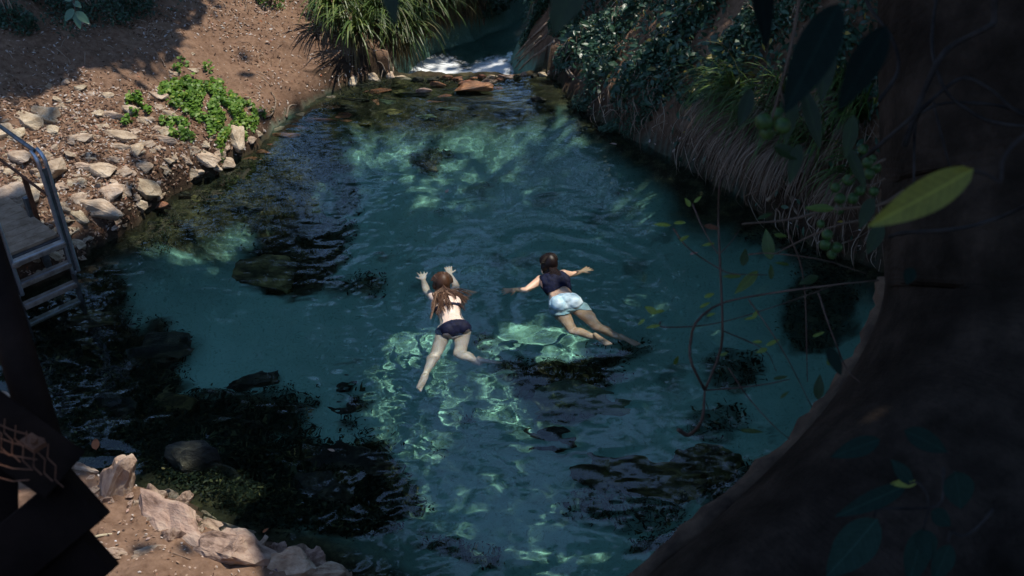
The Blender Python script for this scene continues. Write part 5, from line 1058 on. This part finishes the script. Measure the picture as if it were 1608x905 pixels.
# the swimmer in white shorts
A2 = [((*at(849,441,.0)[:2], .0), (*u_(826,456,-.03)[:2], -.03), (*u_(810,455,-.045)[:2], -.045), (at(795,456,0)-at(810,454,0)), (0, -.2, 1), -1, 1.2, .25),
      ((*at(885,432,.0)[:2], .0), (*u_(899,431,-.03)[:2], -.03), (*u_(913,427,-.05)[:2], -.05), (at(928,419,0)-at(913,427,0)+np.array([0, 0, -.03])), (0, -.2, 1), 1, 1.0, .2)]
L2 = [((*u_(877,485,-.10)[:2], -.10), (*u_(899,520,-.22)[:2], -.22), (*u_(938,532,-.16)[:2], -.16), (at(957,549,0)-at(938,532,0)), (.2, -.3, -.8)),
      ((*u_(906,482,-.10)[:2], -.10), (*u_(938,514,-.20)[:2], -.20), (*u_(978,534,-.22)[:2], -.22), (at(999,547,0)-at(978,534,0)), (.2, -.3, -.8))]
f2 = make_swimmer('swimmer', 'person in a dark crop top and white shorts swimming breaststroke with arms spread wide', at(861,416,.10), (*at(867,437,0)[:2], .01), (*at(888,474,0)[:2], -.05), A2, L2, M_SKIN2, (-.05, .45, .88), 0, look=-.25, kw=1.0)
garment(f2, 'crop_top', lambda t, a, u, co: (t > .42+.03*np.sin(a*30)) & (t < 1.0-.9*np.clip(.085-abs(a), 0, .1)) & (abs(a) < .145), M_NAVY, .010, .008)
garment(f2, 'white_shorts', lambda t, a, u, co: (t < .20) & (t > -.34+.04*np.sin(a*25)) & (abs(a) < .22), M_WHITE, .010, .008)
for fr, mm, k1 in ((f1, M_HAIR1, .2), (f2, M_HAIR2, .2)):
    H, hd, face = [np.array(fr[k]) for k in ('H', 'hd', 'face')]
    garment(fr, 'scalp_hair', lambda t, a, u, co: ((((co-H)@face) < .028+.9*np.clip((co-H)@hd-.03, 0, .1)) & (((co-H)@hd) > -.085) & (np.linalg.norm(co-H, axis=1) < .128) & (np.abs((co-H)@np.array(fr['ear'])) < .088)), mm, .008)
def strand(B, P, w, tone, n=9):
    S_ = spline(P, n); V = []
    for i, q in enumerate(S_):
        d = S_[min(i+1, n-1)]-S_[max(i-1, 0)]; sd_ = np.cross(d, [0, 0, 1.]); k = np.linalg.norm(sd_); sd_ = sd_/k if k > 1e-6 else np.array([1., 0, 0]); ww = w*(1-.7*(i/(n-1))**2); V += [q-sd_*ww, q+np.array([0, 0, ww*.6]), q+sd_*ww]
    B.add(V, [f for i in range(n-1) for f in ((3*i, 3*i+1, 3*i+4, 3*i+3), (3*i+1, 3*i+2, 3*i+5, 3*i+4))], tone)
def cap_points(fr, az, front=.55):
    """along the skull from the front hairline over the crown to the nape, at azimuth az across"""
    H, hd, face, ear = [np.array(fr[k]) for k in ('H', 'hd', 'face', 'ear')]; out = []
    for el in np.linspace(front, 2.55, 7):                             # 0: toward the face, pi/2: crown, pi: back
        dv = (face*math.cos(el)+hd*math.sin(el))*math.cos(az)+ear*math.sin(az); out.append(H+hd*.012-face*.012+dv*np.array([random.uniform(.107, .112)]))
    return out
B = MB()
O1 = np.array(f1['O'])
for lock in range(64):                                              # long wet hair in locks: down the nape, over the back, fanned out to the right
    az0 = random.uniform(-1.35, 1.35); u = min(1, max(0, (az0+1.35)/2.7*.7+random.random()*.3)); l0 = random.uniform(.75, 1.1)
    e0 = np.array([np.interp(u, [0, .3, .5, .75, 1], [667, 684, 704, 731, 750]), np.interp(u, [0, .3, .5, .75, 1], [493, 497, 492, 479, 462])])+np.array([random.gauss(0, 3), random.gauss(0, 3)]); t0 = random.gauss(.4, .2); w1_, w2_ = random.gauss(0, .02), random.gauss(0, .02)
    for k in range(13):
        az = az0+random.gauss(0, .07); cp = cap_points(f1, az, .75); st = np.array([693+az*8, 456]); ex = st+(e0-st)*l0*random.uniform(.9, 1.04)+np.array([random.gauss(0, .9), random.gauss(0, .9)])
        en = at(ex[0], ex[1], .0)-O1; en[2] = random.uniform(.008, .02) if u > .6 else random.uniform(.045, .07)
        nape = np.array(f1['S'])+np.array(f1['r'])*az*.05+np.array([0, 0, .10])+np.array(f1['f'])*.02; pa = nape*.7+en*.3+np.array([w1_, w2_, .014]); pb = nape*.3+en*.7+np.array([-w1_, w2_, .008])
        strand(B, cp[1:6:2]+[nape, pa, pb, en], random.uniform(.0022, .0040), min(1, max(0, t0+random.gauss(0, .1))), 18)
B.build('hair', M_HAIR1, f1['root'])
B = MB()
for k in range(320):                                                # dark hair drawn back to a tail on the nape
    az = random.uniform(-1.4, 1.4); cp = cap_points(f2, az, .85); O2 = np.array(f2['O']); r2, ff = np.array(f2['r']), np.array(f2['f'])
    gather = np.array(f2['S'])+ff*.035+np.array([0, 0, .12])+r2*az*.018; en = np.array(f2['S'])-ff*random.uniform(.04, .13)+r2*random.gauss(.01, .025)+np.array([0, 0, .115])
    strand(B, cp[0:6:2]+[gather, en], random.uniform(.005, .008), min(1, max(0, random.gauss(.4, .25))), 14)
B.build('hair', M_HAIR2, f2['root'])

# ------------------------------------------------------------------ trees round the pool: what shades it and what it mirrors
M_CROWN = leaf_mat('crown_leaves', [(0, (.025, .055, .012)), (.6, (.05, .10, .02)), (1, (.10, .15, .04))], rough=.5, trans=.3)
ts = np.array(to_sun)
LIT = [(200,245,330,158,1.0,0),(420,90,170,110,1.0,0),(630,60,130,70,.85,0),(320,160,110,80,1,0),(702,500,88,125,1.0,0),(893,468,120,95,1.0,0),(400,860,430,165,1.0,0),(470,890,160,60,1,0),(640,260,330,150,.15,0),(900,260,260,140,.3,0),(420,420,250,130,.3,0),(700,560,360,160,.36,0),(950,400,300,150,.4,0),(1060,120,220,130,.82,0),(1150,260,170,80,.85,0),(820,60,50,40,.6,0),(800,720,150,75,.75,0),(1080,560,160,180,.4,0),(830,720,230,150,.8,0),
       (1170,225,40,26,.8,0),(1350,385,40,28,.9,0),(1330,140,50,60,.4,0),(1060,70,90,50,.35,0),(850,85,36,36,.55,0),(960,60,50,50,.4,0),(740,140,90,16,.6,0),(1100,700,60,60,.3,0),(1220,740,60,40,.4,0)]
def lit(px, py):
    v = np.zeros(px.shape)
    for x, y, a, b, s, _ in LIT: v = np.maximum(v, s*(1-sm(.72, 1.2, np.hypot((px-x)/a, (py-y)/b))))
    dark = (1-sm(.5, 1.25, np.hypot((px+20)/190, (py+20)/150)))
    return v*(1-dark)
GAP = [(800,840,270,150,1.0),(930,730,140,80,.8),(720,700,110,60,.55),(440,330,180,95,1.0),(280,420,90,60,.6),(640,850,70,60,.7),(40,600,40,30,.4),(800,120,40,40,.5),(1040,700,90,80,.5)]
def keep_leaf(P):
    gz = np.full(len(P), .3)
    for _ in range(5): G = P-ts*((P[:, 2]-gz)/ts[2])[:, None]; gz = .5*gz+.5*np.maximum(hzv(G[:, 0], G[:, 1]), 0)
    G = P-ts*((P[:, 2]-gz)/ts[2])[:, None]; gx, gy = px_of(G); front = G[:, 1] > 1.5
    inside = (gx > -250) & (gx < 1750) & (gy > -200) & (gy < 1100) & front
    k = rng.random(len(P)) > np.where(inside, lit(gx, gy), 0)*.99
    t = CAMZ/(P[:, 2]+CAMZ); Q = P*t[:, None]; Q[:, 2] = 0; qx, qy = px_of(Q); v = np.zeros(len(P))
    for x, y, a, b, s in GAP: v = np.maximum(v, s*(1-sm(.7, 1.2, np.hypot((qx-x)/a, (qy-y)/b))))
    wob = fbm(P[:, 0], P[:, 2]+P[:, 1], .9, 3, 130); k &= rng.random(len(P)) > np.where(Q[:, 1] > 2, v*np.where(wob > -.15, 1, .2), 0)
    X, Y = px_of(P); k &= ~((P[:, 1] > .3) & (X > -40) & (X < PW+40) & (Y > -40) & (P[:, 2] < 6.2))
    return k
def crown_leaves(C, Rr, n, L=(.16, .34), clump=26):
    """leaves in clumps through a crown, thinned where sun or mirrored sky is to pass"""
    nc = n//clump; d = unit_rand(nc); r = rng.random(nc)**.45; c = np.array(C)+d*np.array(Rr)*r[:, None]
    P = np.repeat(c, clump, 0)+rng.normal(0, .40, (nc*clump, 3)); P = P[keep_leaf(P)]; m = len(P); N = np.array([0, 0, .9])+rng.normal(0, .5, (m, 3)); l = rng.uniform(*L, m)
    return leaves_np(P, np.cross(N, unit_rand(m)), N, l, l*.55, rng.random(m), .12)
def over(px, py, z):
    g = hit(px, py); p = g+ts*(z-g[2])/ts[2]; return p
def tree(label, x, y, h, Rr, n, lean=(0, 0), tr=.16, cz=None, name='shade_tree', L=(.16, .34), group='trees standing round the pool'):
    z = float(hz(x, y)) if -30 < x < 30 and -20 < y < 50 else 2.0; t = thing(name, label, 'tree', (x, y, z), group); C = np.array([x+lean[0], y+lean[1], cz or h]); b0 = np.array([x, y, z])
    B = MB(); top = C+np.array([0, 0, Rr[2]*.3]); pts = spline([b0-[0, 0, .3], b0*.6+C*.4+np.array([.2, .1, 0]), C*.9+b0*.1, top], 12); B.tube([p-b0 for p in pts], [tr*(1-.07*i) for i in range(12)], 10, lump=.06); tk = B.build('trunk', M_BARK, t, smooth=True)
    for k in range(9):
        s = pts[4+k % 6]; d = unit_rand(1)[0]*np.array(Rr)*.8; e = C+d; B = MB(); q = spline([s, (s+e)/2+np.array([0, 0, .3]), e], 8)
        X, Y = px_of(np.array(q))
        if any((Y > -30) & (np.array(q)[:, 1] > .3) & (X > -40) & (X < PW+40)): continue
        B.tube([p-b0 for p in q], [tr*.35*(1-.11*i) for i in range(8)], 6); B.build('limb', M_BARK, t, smooth=True)
    V, F, T = crown_leaves(C, Rr, n, L); o = link('crown', np_mesh('crown', V-b0, F, T), M_CROWN, t, kind='stuff'); return t
TREES = [('tall tree standing beyond the creek on the left', -9, 27, 8.5, (5, 4, 6), 7000), ('tall tree standing beyond the creek bend', -2, 29, 8.6, (5, 4, 5.5), 7000), ('tall tree standing beyond the creek on the right', 5, 27, 9, (5, 4, 6), 7000), ('tall tree farther back on the right', 12, 24, 9, (5, 4, 6), 6000), ('tall tree farther back on the left', -16, 22, 9, (5, 5, 6), 6000),
         ('tree leaning over the upper right bank', 9, 16, 8.4, (4.4, 4.6, 1.3), 15000, (-1.6, 0)), ('tree on the right bank beside the pool', 9.5, 10.5, 8.2, (4.4, 4.2, 1.3), 16000, (-3.2, 1)), ('tree on the right bank nearest the fig', 9, 5.5, 8.0, (4.2, 3.6, 1.3), 13000, (-3.2, .8)), ('tree on the upper left bank', -10.5, 19, 8.4, (4.4, 3.8, 1.6), 15000, (4.0, 2.2)), ('tree arching over the upper left bank', -15, 21, 8.6, (3.0, 3.0, 1.0), 15000, tuple(over(40, 30, 8.6)[:2]-np.array([-15, 21]))), ('slender tree above the left bank', -13.5, 14, 8.8, (2.6, 3.4, 1.0), 10000, tuple(over(-130, 120, 8.8)[:2]-np.array([-13.5, 14]))), ('unseen tree added over the far left bank to darken the mirrored sky', -12.5, 17.5, 9.6, (3.6, 3.2, 1.6), 14000, (5.5, -1.3)), ('tree on the far left behind the ladder', -13, 10, 8, (3.8, 4, 2), 6000, (-.5, 0)),  # tree over the far left bank is added to darken the water's reflection
         ('tree rising behind the weir', 4.2, 19.5, 9, (3.6, 3, 1.8), 9000, (-1.6, 0)), ('tree behind the viewing place', 1.5, -7, 8, (6.5, 4, 2.5), 5000), ('tree behind the viewing place on the left', -8, -5, 8, (5, 4, 3), 2500), ('tree behind the viewing place on the right', 10, -3, 8, (5, 5, 4), 6500), ('far tree on the right', 17, 12, 9, (5, 6, 6), 6000), ('far tree on the left', -19, 11, 9, (5, 6, 6), 6000)]
for a in TREES: tree(a[0], a[1], a[2], a[3], a[4], a[5], *(a[6:7]), tr=.17)
# the fig's own crown spreads over the camera and the right of the pool, a second is added
V, F, T = crown_leaves((3.6, 4.6, 8.0), (4.6, 4.8, 1.2), 22000, (.18, .34)); link('crown', np_mesh('crown', V-fb, F, T), M_CROWN, fig, kind='stuff')
V, F, T = crown_leaves((1.0, 12.0, 12.0), (5.4, 3.9, 1.0), 30000, (.18, .34)); link('crown', np_mesh('crown', V-fb, F, T), M_CROWN, fig, kind='stuff')  # second crown, unseen, added high up to keep sun off the pool bed
for e in [(1.5, 4.5, 7.6), (-1.5, 1, 8.2), (1.5, 10.5, 11.6), (4.5, 8, 8), (7, 4, 8.2), (3, -1, 8.4)]:
    s = ring[2][0]; e = np.array(e, float); S_ = spline([s, (s+e)/2+np.array([0, 0, .8]), e], 12); B = MB(); B.tube([p-fb for p in S_], [.16*(1-.075*i) for i in range(12)], 10, lump=.05); B.build('limb', M_FIG, fig, smooth=True)
